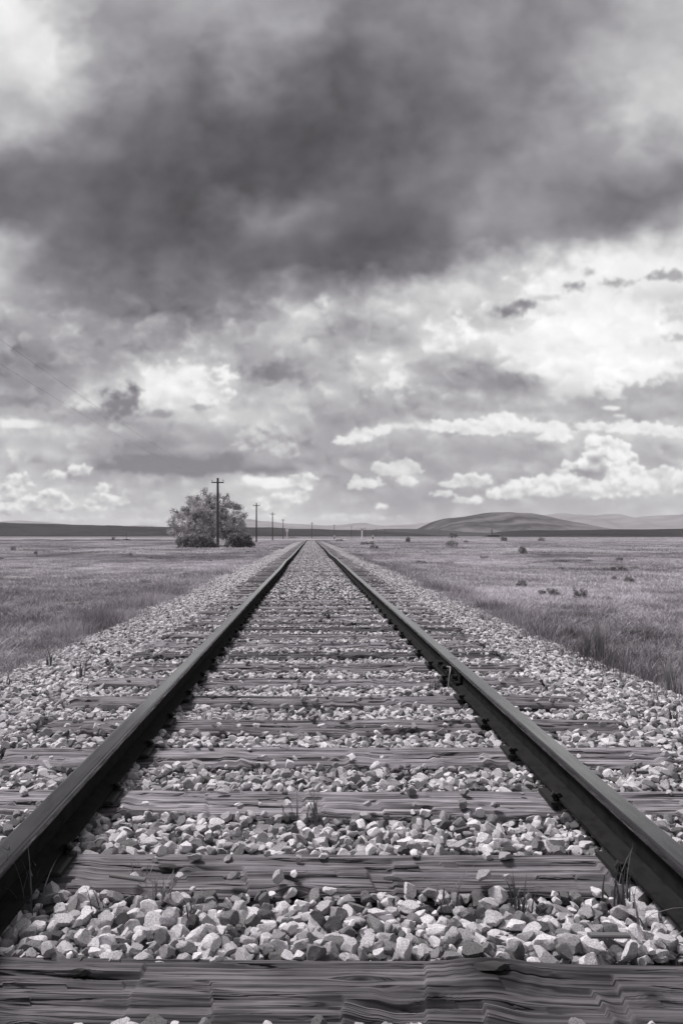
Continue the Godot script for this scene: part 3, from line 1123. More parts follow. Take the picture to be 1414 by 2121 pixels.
func make_sleepers() -> void:
	rng.seed = 31
	var plate_mesh := plate_shape()
	var spike_mesh := spike_shape()
	var far_meshes := []
	for k in 7:
		far_meshes.append(sleeper_mesh(20 + k, 60, false))
	var mid_meshes := []
	for k in 4:
		mid_meshes.append(sleeper_mesh(40 + k, 160, true))
	var woods := []
	for t in [0.50, 0.42, 0.56, 0.27, 0.46, 0.62]:
		var m: StandardMaterial3D = mats.wood.duplicate()
		m.albedo_color = grey(t)
		woods.append(m)
	var near_label := [
		"split and checked wooden sleeper along the bottom edge of the view",
		"cracked sleeper with two dark knots, second up from the bottom edge",
		"smooth pale topped sleeper behind the spiky weed, third from the bottom edge",
		"long plain sleeper with a dark front edge, fourth from the bottom edge",
		"thin showing sleeper half sunk in stones, fifth from the bottom edge",
		"sleeper with a dark knot hole near its right end, sixth from the bottom edge",
		"dark sleeper with a clean cut right end, seventh from the bottom edge",
		"pale worn sleeper just below the rail joint, eighth from the bottom edge",
		"sleeper under the bolted rail joint, ninth from the bottom edge"]
	var tens := ["", "", "twenty", "thirty", "forty", "fifty", "sixty"]
	var round_tens := ["", "", "twentieth", "thirtieth", "fortieth", "fiftieth", "sixtieth"]
	var firsts := ["", "first", "second", "third", "fourth", "fifth", "sixth", "seventh", "eighth", "ninth", "tenth", "eleventh", "twelfth", "thirteenth", "fourteenth", "fifteenth", "sixteenth", "seventeenth", "eighteenth", "nineteenth"]
	var i := 0
	var z := 1.39
	while z < 142.0:
		var o := track_shift(z)
		var w := 0.0 if i < 3 else rnd(-0.012, 0.012)
		var turn: float = [-0.024, -0.008, -0.010, 0.0][mini(i, 3)] + (rnd(-0.012, 0.012) if i > 2 else 0.0)
		var mesh: ArrayMesh
		if i == 0:
			mesh = sleeper_mesh(1, 640, true, [[0.275, -0.035, 0.058, 0.015], [0.16, 0.03, 0.02, 0.003], [-0.50, -0.02, 0.014, 0.003], [0.55, 0.02, 0.02, 0.004]])
		elif i == 1:
			mesh = sleeper_mesh(2, 480, true, [[0.16, 0.05, 0.020, -0.006], [-0.42, -0.01, 0.020, -0.006], [-0.10, 0.04, 0.020, -0.006]])
		elif i == 2:
			mesh = sleeper_mesh(3, 320, true)
		elif i == 5:
			mesh = sleeper_mesh(4, 200, true, [[1.05, 0.02, 0.022, -0.012]])
		elif i < 14:
			mesh = mid_meshes[i % 4]
		else:
			mesh = far_meshes[i % 7]
		var m: Material = woods[rng.randi() % 6] if i > 2 else woods[[3, 1, 5][i]]
		var t := put("railway_sleeper", mesh, m)
		t.position = Vector3(o.x + rnd(-0.05, 0.05) * (0.0 if i in [0, 1, 5] else 1.0), o.y, -z + w)
		t.rotation.y = turn + (PI if i > 13 and rng.randf() < 0.5 else 0.0)
		t.rotation.x = rnd(-0.015, 0.015) if i > 2 else 0.0
		# dark knots standing out of the worn wood, or rotted to a hollow look: [x, z, half length, half width, lift]
		if i in [0, 1, 5]:
			for q in [[[0.275, -0.040, 0.042, 0.022, 0.012], [-0.50, -0.02, 0.018, 0.008, 0.000]], [[0.135, 0.05, 0.024, 0.009, -0.004], [-0.42, -0.01, 0.026, 0.009, -0.002], [-0.12, 0.03, 0.022, 0.008, -0.003]], [], [], [], [[1.05, 0.02, 0.020, 0.011, -0.001]]][i]:
				var rk := rock(80 + i, 2)
				var kv: PackedVector3Array = rk[0]
				for c in kv.size():
					kv[c] = Vector3(kv[c].x * q[2], kv[c].y * (0.012 if i == 0 else 0.006), kv[c].z * q[3])
				var kn := put("knot", faceted(kv, rk[1]), mats.knot, t)
				kn.position = Vector3(q[0], q[4] - 0.006, q[1])
		tie_spots.append([z - w, o.y, turn])
		var label := ""
		if i < 9:
			label = near_label[i]
		elif i < 64:
			var k := i + 1
			var nth: String = firsts[k] if k < 20 else round_tens[k / 10] if k % 10 == 0 else tens[k / 10] + " " + firsts[k % 10]
			label = "weathered sleeper beyond the rail joint, %s up from the bottom edge" % nth
		else:
			label = "weathered wooden sleeper in the closely packed far rows towards the vanishing point"
		tag(t, label, "sleeper", "wooden sleepers under the rails")
		if z < 42.0:
			var inv := t.transform.affine_inverse()
			for side in [-1.0, 1.0]:
				var c := Vector3(o.x + side * 0.7475, o.y, -z + w)
				var p := put("tie_plate", plate_mesh, mats.iron, t)
				p.transform = inv * Transform3D(Basis(), c + Vector3(0, 0.003, 0))
				if z < 24.0:
					for q in [[-1.0, 0.05], [1.0, -0.045]]:
						var sp := put("spike", spike_mesh, mats.iron, t)
						sp.transform = inv * Transform3D(Basis(Vector3.UP, 0.0 if q[0] > 0 else PI).scaled(Vector3.ONE * 0.74), c + Vector3(q[0] * 0.062, 0.006 + rnd(0.0, 0.006), q[1]))
		i += 1
		z += TIE_STEP + (rnd(-0.018, 0.018) if i > 3 else 0.0)

func plate_shape() -> ArrayMesh:
	var st := stool()
	box(st, Vector3(0, 0.0, 0), Vector3(0.162, 0.012, 0.13), Basis(), 0.003)
	return st.commit()

func spike_shape() -> ArrayMesh:     # head hooks towards -x over the rail foot
	var st := stool()
	tube(st, [Vector3(0, -0.06, 0), Vector3(0, 0.012, 0)], [0.011, 0.011], 4)
	var h := [Vector3(-0.026, 0.008, 0), Vector3(-0.012, 0.020, 0), Vector3(0.006, 0.024, 0), Vector3(0.018, 0.012, 0)]
	tube(st, h, [0.007, 0.014, 0.015, 0.008], 6)
	return st.commit()

# ------------------------------------------------------------------ ballast
func rock(s: int, sub: int) -> Array:          # [points, faces] of a broken stone of about unit radius
	var r := RandomNumberGenerator.new()
	r.seed = 5000 + s
	var v := PackedVector3Array()
	var f := PackedInt32Array()
	var g := (1.0 + sqrt(5.0)) / 2.0
	for p in [[-1, g, 0], [1, g, 0], [-1, -g, 0], [1, -g, 0], [0, -1, g], [0, 1, g], [0, -1, -g], [0, 1, -g], [g, 0, -1], [g, 0, 1], [-g, 0, -1], [-g, 0, 1]]:
		v.append(Vector3(p[0], p[1], p[2]).normalized())
	f.append_array([0, 11, 5, 0, 5, 1, 0, 1, 7, 0, 7, 10, 0, 10, 11, 1, 5, 9, 5, 11, 4, 11, 10, 2, 10, 7, 6, 7, 1, 8, 3, 9, 4, 3, 4, 2, 3, 2, 6, 3, 6, 8, 3, 8, 9, 4, 9, 5, 2, 4, 11, 6, 2, 10, 8, 6, 7, 9, 8, 1])
	for k in sub:
		var mid := {}
		var nf := PackedInt32Array()
		for i in f.size() / 3:
			var e := []
			for q in 3:
				var a := f[i * 3 + q]
				var b := f[i * 3 + (q + 1) % 3]
				var key := mini(a, b) * 100000 + maxi(a, b)
				if not mid.has(key):
					mid[key] = v.size()
					v.append((v[a] + v[b]).normalized())
				e.append(mid[key])
			nf.append_array([f[i * 3], e[0], e[2], f[i * 3 + 1], e[1], e[0], f[i * 3 + 2], e[2], e[1], e[0], e[1], e[2]])
		f = nf
	var cuts := r.randi_range(10, 16)
	for c in cuts:
		var d := Vector3(r.randfn(), r.randfn(), r.randfn()).normalized()
		var at := r.randf_range(0.46, 0.84)
		for i in v.size():
			var q := v[i].dot(d) - at
			if q > 0.0:
				v[i] -= d * q
	var nn := noise(1.1, 3, 700 + s)
	var sc := Vector3(r.randf_range(0.95, 1.3), r.randf_range(0.58, 0.92), r.randf_range(0.75, 1.05))
	for i in v.size():
		v[i] = (v[i] * (1.0 + 0.16 * nn.get_noise_3dv(v[i] * 1.3))) * sc
	# faces wound clockwise from outside
	for i in f.size() / 3:
		var a := v[f[i * 3]]
		if (v[f[i * 3 + 2]] - a).cross(v[f[i * 3 + 1]] - a).dot(a) < 0.0:
			var t := f[i * 3 + 1]
			f[i * 3 + 1] = f[i * 3 + 2]
			f[i * 3 + 2] = t
	return [v, f]

func stone_tone(dirty := 0.0) -> float:      # dirty: grimier stones in the nearest cribs
	return lerpf(0.08, 0.82, pow(rng.randf(), 0.72 + 0.30 * dirty))

func lying(tilt: float) -> Basis:
	return Basis(Vector3(rng.randfn(), 0.0, rng.randfn()).normalized(), rng.randfn() * tilt) * Basis(Vector3.UP, rnd(0, TAU))

func cluster(s: int, w: float, d: float, n: int, rocks: Array, dome: float) -> ArrayMesh:
	rng.seed = 900 + s
	var pv := PackedVector3Array()
	var pn := PackedVector3Array()
	var pc := PackedColorArray()
	for i in n:
		var r := rnd(0.013, 0.030)
		var x := rnd(-w, w) * 0.5
		var z := rnd(-d, d) * 0.5
		var b := lying(0.5).scaled(Vector3.ONE * r)
		var at := Vector3(x, rnd(-0.03, 0.004) + dome * (1.0 - pow(absf(z) / d * 2.0, 2.0)), z)
		var arr: Array = rocks[rng.randi() % rocks.size()].surface_get_arrays(0)
		var vv: PackedVector3Array = arr[Mesh.ARRAY_VERTEX]
		var nn: PackedVector3Array = arr[Mesh.ARRAY_NORMAL]
		var t := lin(stone_tone())
		for k in vv.size():
			pv.append(b * vv[k] + at)
			pn.append((b * nn[k]).normalized())
			pc.append(t)
	var a := []
	a.resize(Mesh.ARRAY_MAX)
	a[Mesh.ARRAY_VERTEX] = pv
	a[Mesh.ARRAY_NORMAL] = pn
	a[Mesh.ARRAY_COLOR] = pc
	var mesh := ArrayMesh.new()
	mesh.add_surface_from_arrays(Mesh.PRIMITIVE_TRIANGLES, a)
	return mesh

const PILE_Z0 := 0.95
const PILE_Z1 := 10.0

func make_ballast() -> void:
	rng.seed = 41
	# the bed under the stones
	var pts := PackedVector3Array()
	var cols := 19
	var z := 0.1
	while z < TRACK_END + 2.0:
		var o := track_shift(z)
		for c in cols:
			var x := lerpf(-2.9, 2.9, c / float(cols - 1))
			pts.append(Vector3(x + o.x, o.y + bed_y(x, z) - 0.012, -z))
		z += 0.4
	var bed := put("gravel_bed", sheet(pts, cols), mats.bed)
	tag(bed, "", "", "", "structure")
	var rocks := []
	var small := []
	for k in 12:
		var a := rock(k, 2)
		rocks.append(faceted(a[0], a[1]))
	for k in 8:
		var a := rock(50 + k, 1)
		small.append(faceted(a[0], a[1], 0.75))
	# near part: stones dropped one by one where the heap is lowest
	var cell := 0.015
	var nx := int(5.4 / cell)
	var nz := int((PILE_Z1 - PILE_Z0) / cell)
	var high := PackedFloat32Array()
	var want := PackedFloat32Array()
	high.resize(nx * nz)
	want.resize(nx * nz)
	for j in nz:
		var zz := PILE_Z0 + (j + 0.5) * cell
		var o := track_shift(zz)
		# position within the crib
		var t := -1.0
		var on_tie := false
		for s in tie_spots:
			var dz: float = zz - s[0]
			if absf(dz) < 0.082:
				on_tie = true
			if dz > 0.0 and dz < TIE_STEP:
				t = clampf((dz - 0.09) / (TIE_STEP - 0.18), 0.0, 1.0)
		for i in nx:
			var x := -2.7 + (i + 0.5) * cell
			var b := bed_y(x, zz)
			var k := j * nx + i
			var n := fbm.get_noise_2d(x * 2.0, zz * 2.0)
			if absf(x) < 1.28 and on_tie:
				high[k] = 0.002
				want[k] = -1.0
			elif absf(x) < 1.30:
				high[k] = b - 0.035
				want[k] = (lerpf(0.012, -0.020, pow(t, 0.9)) if t >= 0.0 else -0.04) + n * 0.014 - 0.01
				if absf(absf(x) - 0.7475) < 0.062:
					want[k] = -0.012
			else:
				high[k] = b - 0.035
				want[k] = b + 0.030 + n * 0.02
				if absf(x) > 2.15:
					want[k] -= (absf(x) - 2.15) * 0.16 + maxf(0.0, n) * 0.10 * (absf(x) - 2.15)
			if not (absf(x) < 1.28 and on_tie):
				high[k] = maxf(b - 0.012, want[k] - 0.042)
			high[k] += o.y
			want[k] += o.y
	var stones := []           # [transform, tone, mesh, rank, height above]
	var misses := 0
	var made := 0
	while misses < 2600 and made < 130000:
		var best := -1.0
		var bk := 0
		for q in 4:
			var zz := PILE_Z0 + 0.02 + pow(rng.randf(), 1.25) * (PILE_Z1 - PILE_Z0 - 0.04)
			var half := minf(2.65, 0.62 * zz + 0.7)
			var x := rnd(-half, half)
			var k := int((zz - PILE_Z0) / cell) * nx + clampi(int((x + 2.7) / cell), 0, nx - 1)
			var d := want[k] - high[k]
			if d > best:
				best = d
				bk = k
		if best < 0.007:
			misses += 1
			continue
		var r := 0.0090 + 0.018 * pow(rng.randf(), 1.6)
		if made % 11 == 0:
			r = rnd(0.020, 0.028)
		var ci := bk % nx
		var cj := bk / nx
		var p := Vector3(-2.7 + (ci + rng.randf()) * cell, 0.0, -(PILE_Z0 + (cj + rng.randf()) * cell))
		var reach := int(ceil(r / cell))
		var sum := 0.0
		var cnt := 0
		for dj in range(-1, 2):
			for di in range(-1, 2):
				var a := clampi(cj + dj, 0, nz - 1) * nx + clampi(ci + di, 0, nx - 1)
				sum += high[a]
				cnt += 1
		p.y = sum / cnt + r * 0.16
		for dj in range(-reach, reach + 1):
			for di in range(-reach, reach + 1):
				var jj := cj + dj
				var qi := ci + di
				if jj < 0 or jj >= nz or qi < 0 or qi >= nx:
					continue
				var dd := (di * di + dj * dj) * cell * cell / (r * r)
				if dd < 1.0:
					var a := jj * nx + qi
					high[a] = maxf(high[a], p.y + r * 0.62 * sqrt(1.0 - dd))
		# skip stones buried in rails
		var rx := absf(absf(p.x) - 0.7475)
		if rx < 0.05 + r * 0.3 and p.y > -0.02:
			p.y = -0.02 - r * 0.3
		stones.append([Transform3D(lying(0.55).scaled(Vector3.ONE * r), p), stone_tone(sm(-4.2, -1.8, p.z)), made % 12, r / -p.z, bk, r])
		made += 1
	# strays on the sleepers and beside the rails
	for k in 1000:
		var s = tie_spots[1 + int(pow(rng.randf(), 0.8) * 18.0)]
		var x := rnd(-1.2, 1.2)
		if absf(absf(x) - 0.7475) < 0.11:
			continue
		var r := rnd(0.008, 0.020)
		var front := rng.randf() < 0.5
		stones.append([Transform3D(lying(0.3).scaled(Vector3.ONE * r), Vector3(x, s[1] + r * 0.45 - 0.004, -(s[0] + (-rnd(0.05, 0.085) if front else rnd(0.03, 0.085))))), stone_tone(), k % 12, r / s[0] * 0.8, -1, r])
	# the 300 that show largest stay single
	var order := []
	for i in stones.size():
		var s = stones[i]
		var p: Vector3 = s[0].origin
		var seen: bool = s[4] < 0 or high[s[4]] < p.y + s[5] * 0.75
		if seen and p.z < -1.2 and p.x > EYE.x + 0.43 * p.z and p.x < EYE.x - 0.51 * p.z:
			order.append([s[3], i])
	order.sort_custom(func(a, b): return a[0] > b[0])
	var single := {}
	for i in mini(300, order.size()):
		single[order[i][1]] = true
	var loose := base("loose_stones", Vector3.ZERO, 0.0, bed)
	loose.set_meta("kind", "stuff")
	var where := []
	var tints := []
	for k in 12:
		where.append([])
		tints.append([])
	for i in stones.size():
		var s = stones[i]
		if single.has(i):
			var v: float = s[1]
			var tone_k := 0 if v > 0.6 else 1 if v > 0.48 else 2 if v > 0.37 else 3 if v > 0.26 else 4 if v > 0.15 else 5
			var o := put("stone", rocks[s[2]], mats["stone%d" % tone_k], bed)
			o.transform = s[0]
		else:
			where[s[2]].append(s[0])
			tints[s[2]].append(lin(s[1]))
	for k in 12:
		scatter("stones", rocks[k], mats.stone6, where[k], tints[k], loose)
	# farther part: the stones of each crib and of the shoulders in ready heaps
	var cribs := []
	var sides := []
	for k in 5:
		cribs.append(cluster(k, 0.66, 0.31, 130, small, 0.0))
		sides.append(cluster(20 + k, 0.60, 0.60, 230, small, 0.0))
	var cw := [[], [], [], [], []]
	var sw := [[], [], [], [], []]
	rng.seed = 43
	for i in tie_spots.size() - 1:
		var mid: float = (tie_spots[i][0] + tie_spots[i + 1][0]) * 0.5
		if mid < PILE_Z1 - 0.2:
			continue
		var o := track_shift(mid)
		for c in 4:
			var flip := 0.0 if rng.randf() < 0.5 else PI
			cw[rng.randi() % 5].append(Transform3D(Basis(Vector3.UP, flip), Vector3(o.x + (c - 1.5) * 0.64, o.y - lerpf(0.024, 0.036, sm(11.0, 16.0, mid) if absf(c - 1.5) > 1.0 else 0.0) + rnd(-0.006, 0.010) + (sm(16.0, 11.0, mid) * 0.030 + 0.010 if absf(c - 1.5) < 1.0 else 0.0), -mid)))
	z = PILE_Z1 + 0.1
	while z < TRACK_END:
		var o := track_shift(z)
		for s in [-1.0, 1.0]:
			var x := 1.52
			while x < 2.3 + 0.2 * fbm.get_noise_2d(z * 0.3, s * 10.0):
				sw[rng.randi() % 5].append(Transform3D(Basis(Vector3.FORWARD, s * 0.16) * Basis(Vector3.UP, rnd(0, TAU)), Vector3(o.x + s * x, o.y + bed_y(x, z) + 0.012, -z)))
				x += 0.36
		z += 0.42
	for k in 5:
		var white := []
		for q in cw[k]:
			white.append(Color.WHITE)
		scatter("stones", cribs[k], mats.stone6, cw[k], white, loose)
		white = []
		for q in sw[k]:
			white.append(Color.WHITE)
		scatter("stones", sides[k], mats.stone6, sw[k], white, loose)

func bed_y(x: float, _z: float) -> float:
	var d := absf(x)
	if d < 1.34:
		return -0.055
	return -0.055 - (d - 1.34) * 0.165

# ------------------------------------------------------------------ grass
func blades(s: int, n: int, radius: float, h0: float, h1: float, w: float, lean: float) -> ArrayMesh:
	rng.seed = 1200 + s
	var pv := PackedVector3Array()
	var pn := PackedVector3Array()
	var pc := PackedColorArray()
	for i in n:
		var t := rnd(0, TAU)
		var q := sqrt(rng.randf()) * radius
		var root := Vector3(cos(t) * q, -0.03, sin(t) * q)
		var h := rnd(h0, h1)
		var dir := Vector3(rng.randfn() * lean + cos(t) * lean * 0.6, 0, rng.randfn() * lean + sin(t) * lean * 0.6)
		var face := rnd(0, TAU)
		var u := Vector3(cos(face), 0, sin(face)) * w * rnd(0.6, 1.2)
		var a := root
		var b := root + Vector3(0, h * 0.55, 0) + dir * h * 0.35
		var c := root + Vector3(0, h * rnd(0.85, 1.0), 0) + dir * h * 1.1
		var tone := lin(rnd(0.55, 1.0))
		for tr in [[a - u, a + u, b - u * 0.8], [a + u, b + u * 0.8, b - u * 0.8], [b - u * 0.8, b + u * 0.8, c]]:
			var nn: Vector3 = (tr[2] - tr[0]).cross(tr[1] - tr[0]).normalized()
			for p in tr:
				pv.append(p)
				pn.append(nn)
				pc.append(tone)
	var arr := []
	arr.resize(Mesh.ARRAY_MAX)
	arr[Mesh.ARRAY_VERTEX] = pv
	arr[Mesh.ARRAY_NORMAL] = pn
	arr[Mesh.ARRAY_COLOR] = pc
	var mesh := ArrayMesh.new()
	mesh.add_surface_from_arrays(Mesh.PRIMITIVE_TRIANGLES, arr)
	return mesh

func make_grass() -> void:
	var grass := base("grass", Vector3.ZERO)
	tag(grass, "dry grey grass covering the plain on both sides of the track", "grass", "", "stuff")
	# [near, far, count, radius, blades, h0, h1, width]
	var bands := [[2.0, 15.0, 9000, 0.15, 34, 0.03, 0.12, 0.0030], [14.0, 46.0, 17000, 0.34, 70, 0.02, 0.10, 0.0055], [45.0, 165.0, 15000, 0.9, 80, 0.03, 0.11, 0.016], [160.0, 720.0, 11000, 2.6, 70, 0.03, 0.14, 0.06]]
	var bi := 0
	for b in bands:
		var meshes := []
		var ws := []
		var ts := []
		for k in 3:
			meshes.append(blades(bi * 10 + k, b[4], b[3], b[5], b[6], b[7], 0.55))
			ws.append([])
			ts.append([])
		rng.seed = 1300 + bi
		var i := 0
		var tries := 0
		while i < b[2] and tries < 400000:
			tries += 1
			var z := sqrt(lerpf(b[0] * b[0], b[1] * b[1], rng.randf()))
			var x := EYE.x + rnd(-0.56, 0.64) * z + rnd(-1.5, 1.5)
			var o := track_shift(z)
			var d := absf(x - o.x)
			var edge := 2.15 + 0.40 * fbm.get_noise_2d(z * 0.5, 30.0 * signf(x)) + 0.2 * fbm.get_noise_2d(z * 2.6, 9.0 * signf(x)) + (0.17 if x < 0 else 0.0)
			if d < edge and d > edge - 0.45 and rng.randf() < (0.07 if x < 0 else 0.15):
				edge = d
			if d < edge and z < TRACK_END:
				continue
			if z > 203.0 and z < 232.0 and x < 20.0:
				continue
			var n := fbm.get_noise_2d(x * 0.35, z * 0.2)
			var m := fbm.get_noise_2d(x * 1.3 + 70.0, z * 1.0)
			if d > 3.4 and z < 60.0 and m + n < -0.45:
				continue
			var near_edge := sm(edge + 0.9, edge, d)
			var v := field_tone(x, z) * (2.2 + 1.7 * m) * rnd(0.75, 1.2) * (1.0 - (0.12 if x < 0 else 0.28) * near_edge)
			if m > 0.26 and n < 0.15:
				v *= 0.5
			var k := rng.randi() % 3
			var h := rnd(0.7, 1.25) * clampf(1.0 + 1.1 * m, 0.45, 2.0) * (1.0 + 1.3 * near_edge * clampf(0.4 + m * 1.5, 0.0, 1.0))
			var y := ground_y(x, z)
			if d < 2.9:
				y = maxf(y, o.y + bed_y(d, z) - 0.02)
			ws[k].append(Transform3D(Basis(Vector3.UP, rnd(0, TAU)).scaled(Vector3(1, h, 1)), Vector3(x, y, -z)))
			ts[k].append(lin(clampf(v, 0.07, 1.0)))
			i += 1
		for k in 3:
			scatter("grass_clumps", meshes[k], mats.blade0, ws[k], ts[k], grass)
		bi += 1

# ------------------------------------------------------------------ leafy things
func leaves(clumps: Array, n: int, size: float, s: int, up: float) -> ArrayMesh:
	# clumps: [centre, radius, tone]; small bent leaf faces through each clump's volume
	rng.seed = 1500 + s
	var pv := PackedVector3Array()
	var pn := PackedVector3Array()
	var pc := PackedColorArray()
	for cl in clumps:
		for i in n:
			var d := Vector3(rng.randfn(), rng.randfn(), rng.randfn()).normalized()
			var c: Vector3 = cl[0] + d * cl[1] * pow(rng.randf(), 0.45)
			var out := (d + Vector3(rng.randfn(), rng.randfn() + up, rng.randfn()) * 0.7).normalized()
			var u := out.cross(Vector3(rng.randfn(), rng.randfn(), rng.randfn())).normalized()
			var w := out.cross(u) * size * rnd(0.25, 0.45)
			var L := u * size * rnd(0.6, 1.2)
			var tip := c + L + out * size * 0.2
			var tone := lin(cl[2] * rnd(0.75, 1.25))
			for tr in [[c, c + L * 0.5 + w, tip], [c, tip, c + L * 0.5 - w]]:
				var nn: Vector3 = (tr[2] - tr[0]).cross(tr[1] - tr[0]).normalized()
				for p in tr:
					pv.append(p)
					pn.append(nn)
					pc.append(tone)
	var arr := []
	arr.resize(Mesh.ARRAY_MAX)
	arr[Mesh.ARRAY_VERTEX] = pv
	arr[Mesh.ARRAY_NORMAL] = pn
	arr[Mesh.ARRAY_COLOR] = pc
	var mesh := ArrayMesh.new()
	mesh.add_surface_from_arrays(Mesh.PRIMITIVE_TRIANGLES, arr)
	return mesh

func make_tree() -> void:
	var z := 79.0
	var foot := spot(436, 1132, z)
	foot.y = ground_y(foot.x, z)
	var t := base("round_tree", foot)
	tag(t, "wide rounded leafy tree standing alone on the left plain behind the tall pole", "tree")
	rng.seed = 51
	var st := stool()
	tube(st, [Vector3(0, -0.2, 0), Vector3(0.1, 0.8, 0), Vector3(0.0, 1.7, 0.1)], [0.30, 0.24, 0.20], 9)
	put("trunk", st.commit(), mats.bark, t)
	var clumps := []
	# dome of foliage, broken into sprays
	for k in 520:
		var a := rnd(0, TAU)
		var e := asin(rnd(-0.12, 1.0))
		var d := Vector3(cos(a) * cos(e), sin(e), sin(a) * cos(e))
		var lump := 1.0 + 0.30 * fbm.get_noise_3d(d.x * 1.7, d.y * 1.7, d.z * 1.7)
		var r := pow(rnd(0.12, 1.0), 0.4) * lump
		var c := Vector3(d.x * 3.75, d.y * 4.0, d.z * 3.5) * r + Vector3(0, 1.2, 0)
		if d.x > 0.5:
			c.y -= 0.5 * (d.x - 0.5)
		clumps.append([c, rnd(0.24, 0.46), lerpf(0.18, 0.95, pow(rng.randf(), 1.3))])
	for k in 150:
		var a := rnd(0, TAU)
		var e := asin(rnd(0.0, 1.0))
		var d := Vector3(cos(a) * cos(e), sin(e), sin(a) * cos(e))
		var lump := 1.0 + 0.30 * fbm.get_noise_3d(d.x * 1.7, d.y * 1.7, d.z * 1.7)
		var c := Vector3(d.x * 3.9, d.y * 4.2, d.z * 3.7) * lump + Vector3(0, 1.2, 0)
		clumps.append([c, rnd(0.22, 0.40), rnd(0.2, 0.65)])
	put("crown", leaves(clumps, 80, 0.13, 1, 0.6), mats.blade1, t)
	for k in 9:
		var sl := stool()
		var a := TAU * k / 9.0 + rnd(-0.2, 0.2)
		var e := rnd(0.35, 1.2)
		var d := Vector3(cos(a) * cos(e), sin(e), sin(a) * cos(e))
		var p := Vector3(0, 1.5, 0)
		tube(sl, [p, p + d * 1.3 + Vector3(0, 0.1, 0), p + d * 2.6 + Vector3(0, 0.3, 0)], [0.13, 0.08, 0.03], 6)
		put("limb", sl.commit(), mats.bark, t)
	# two thickets at its foot
	shrub_at("low_thicket", 402, 1136, 68.5, 2.25, 1.75, 0.30, "long grey thicket at the foot of the round tree, left of the tall pole", "", 61)
	shrub_at("low_thicket", 497, 1136, 68.5, 1.3, 1.7, 0.22, "smaller dark thicket at the right foot of the round tree", "", 62)

func thicket_mesh(w: float, h: float, tone_v: float, s: int, n := 46, each := 46) -> ArrayMesh:
	rng.seed = 1700 + s
	var clumps := []
	for k in n:
		var x := rnd(-1, 1)
		var y := pow(rng.randf(), 0.7)
		var lump := 0.75 + 0.45 * fbm.get_noise_2d(x * 2.0 + s, 5.0)
		var c := Vector3(x * w * (1.0 - 0.35 * y), y * h * 0.86 * lump, rnd(-0.6, 0.6) * w * 0.5)
		clumps.append([c, h * rnd(0.12, 0.22), tone_v * rnd(0.65, 1.2)])
	return leaves(clumps, each, maxf(0.05, h * 0.085), s, 0.9)

func shrub_at(called: String, px: float, py: float, z: float, w: float, h: float, tone_v: float, label: String, group: String, s: int) -> void:
	var p := spot(px, py, z)
	p.y = ground_y(p.x, z) - 0.03
	var o := base(called, p)
	tag(o, label, "bush", group)
	put("foliage", thicket_mesh(w, h, tone_v, s, 90, 60), mats.blade2, o)
	var st := stool()
	for k in 7:
		var a := rnd(-1, 1)
		tube(st, [Vector3(a * w * 0.3, -0.1, 0), Vector3(a * w * 0.6, h * 0.6, rnd(-0.2, 0.2))], [0.03, 0.012], 5)
	put("stems", st.commit(), mats.bark, o)

# ------------------------------------------------------------------ poles and wires
var arm_ends := [[], []]

func make_poles() -> void:
	# [x in the photograph's row, distance, label]
	var rows := [
		[-9.55 - EYE.x, 20.0, "nearest wooden telegraph pole, mostly off the left side, one insulator showing"],
		[451, 71.0, "tall wooden telegraph pole standing in front of the round tree"],
		[531, 127.0, "telegraph pole just right of the round tree"],
		[564.5, 176.0, "telegraph pole between the second and the one by the white crossing sign"],
		[586.5, 243.0, "small far telegraph pole right beside the white crossing sign"],
		[646, 302.0, "far telegraph pole standing over the end of the track"],
		[692, 366.0, "far telegraph pole above the dark and white marker post"],
		[727.5, 428.0, "far telegraph pole left of the white post right of the track"],
		[756, 488.0, "very small telegraph pole just right of the white post"],
		[778, 570.0, "tiny far telegraph pole beyond the second marker post"],
		[797, 650.0, "tiniest telegraph pole, last of the row before the big hill"]]
	rng.seed = 61
	var made := 0
	for r in rows:
		var p: Vector3
		if made == 0:
			p = Vector3(-8.88, 0, -20.0)
		else:
			p = spot(r[0], VY, r[1])
		p.y = ground_y(p.x, r[1])
		var o := base("telegraph_pole", p, rnd(-0.05, 0.05))
		tag(o, r[2], "telegraph pole", "telegraph poles along the track")
		var st := stool()
		var lean := rnd(-0.05, 0.05)
		tube(st, [Vector3(0, -0.5, 0), Vector3(lean * 0.5, 3.2, 0), Vector3(lean, 6.55, 0)], [0.145, 0.122, 0.098], 10)
		put("post", st.commit(), mats.bark, o)
		var sb := stool()
		box(sb, Vector3(lean, 6.12, 0.13), Vector3(1.16, 0.105, 0.085), Basis(), 0.012)
		put("crossarm", sb.commit(), mats.bark, o)
		for s in [-1.0, 1.0]:
			var si := stool()
			var b := Vector3(lean + s * 0.52, 6.17, 0.13)
			tube(si, [b, b + Vector3(0, 0.09, 0), b + Vector3(0, 0.10, 0), b + Vector3(0, 0.16, 0), b + Vector3(0, 0.21, 0)], [0.012, 0.012, 0.038, 0.042, 0.02], 8)
			put("insulator", si.commit(), mats.glass, o)
			arm_ends[0 if s < 0 else 1].append(o.transform * (b + Vector3(0, 0.15, 0.04)))
		made += 1
	var labels := ["thin wire strung from the left insulators, the lower one crossing the sky at left", "thin wire running down from the dark insulator at the left edge of the sky"]
	for s in 2:
		var st := stool()
		for i in 3:
			var a: Vector3 = arm_ends[s][i]
			var b: Vector3 = arm_ends[s][i + 1]
			var path := []
			var rad := []
			for k in 25:
				var t := k / 24.0
				path.append(a.lerp(b, t) - Vector3(0, 4.0 * 0.42 * t * (1.0 - t), 0))
				rad.append(0.0031)
			tube(st, path, rad, 4, false)
		var w := put("telegraph_wire", st.commit(), mats.wire)
		tag(w, labels[s], "wire")

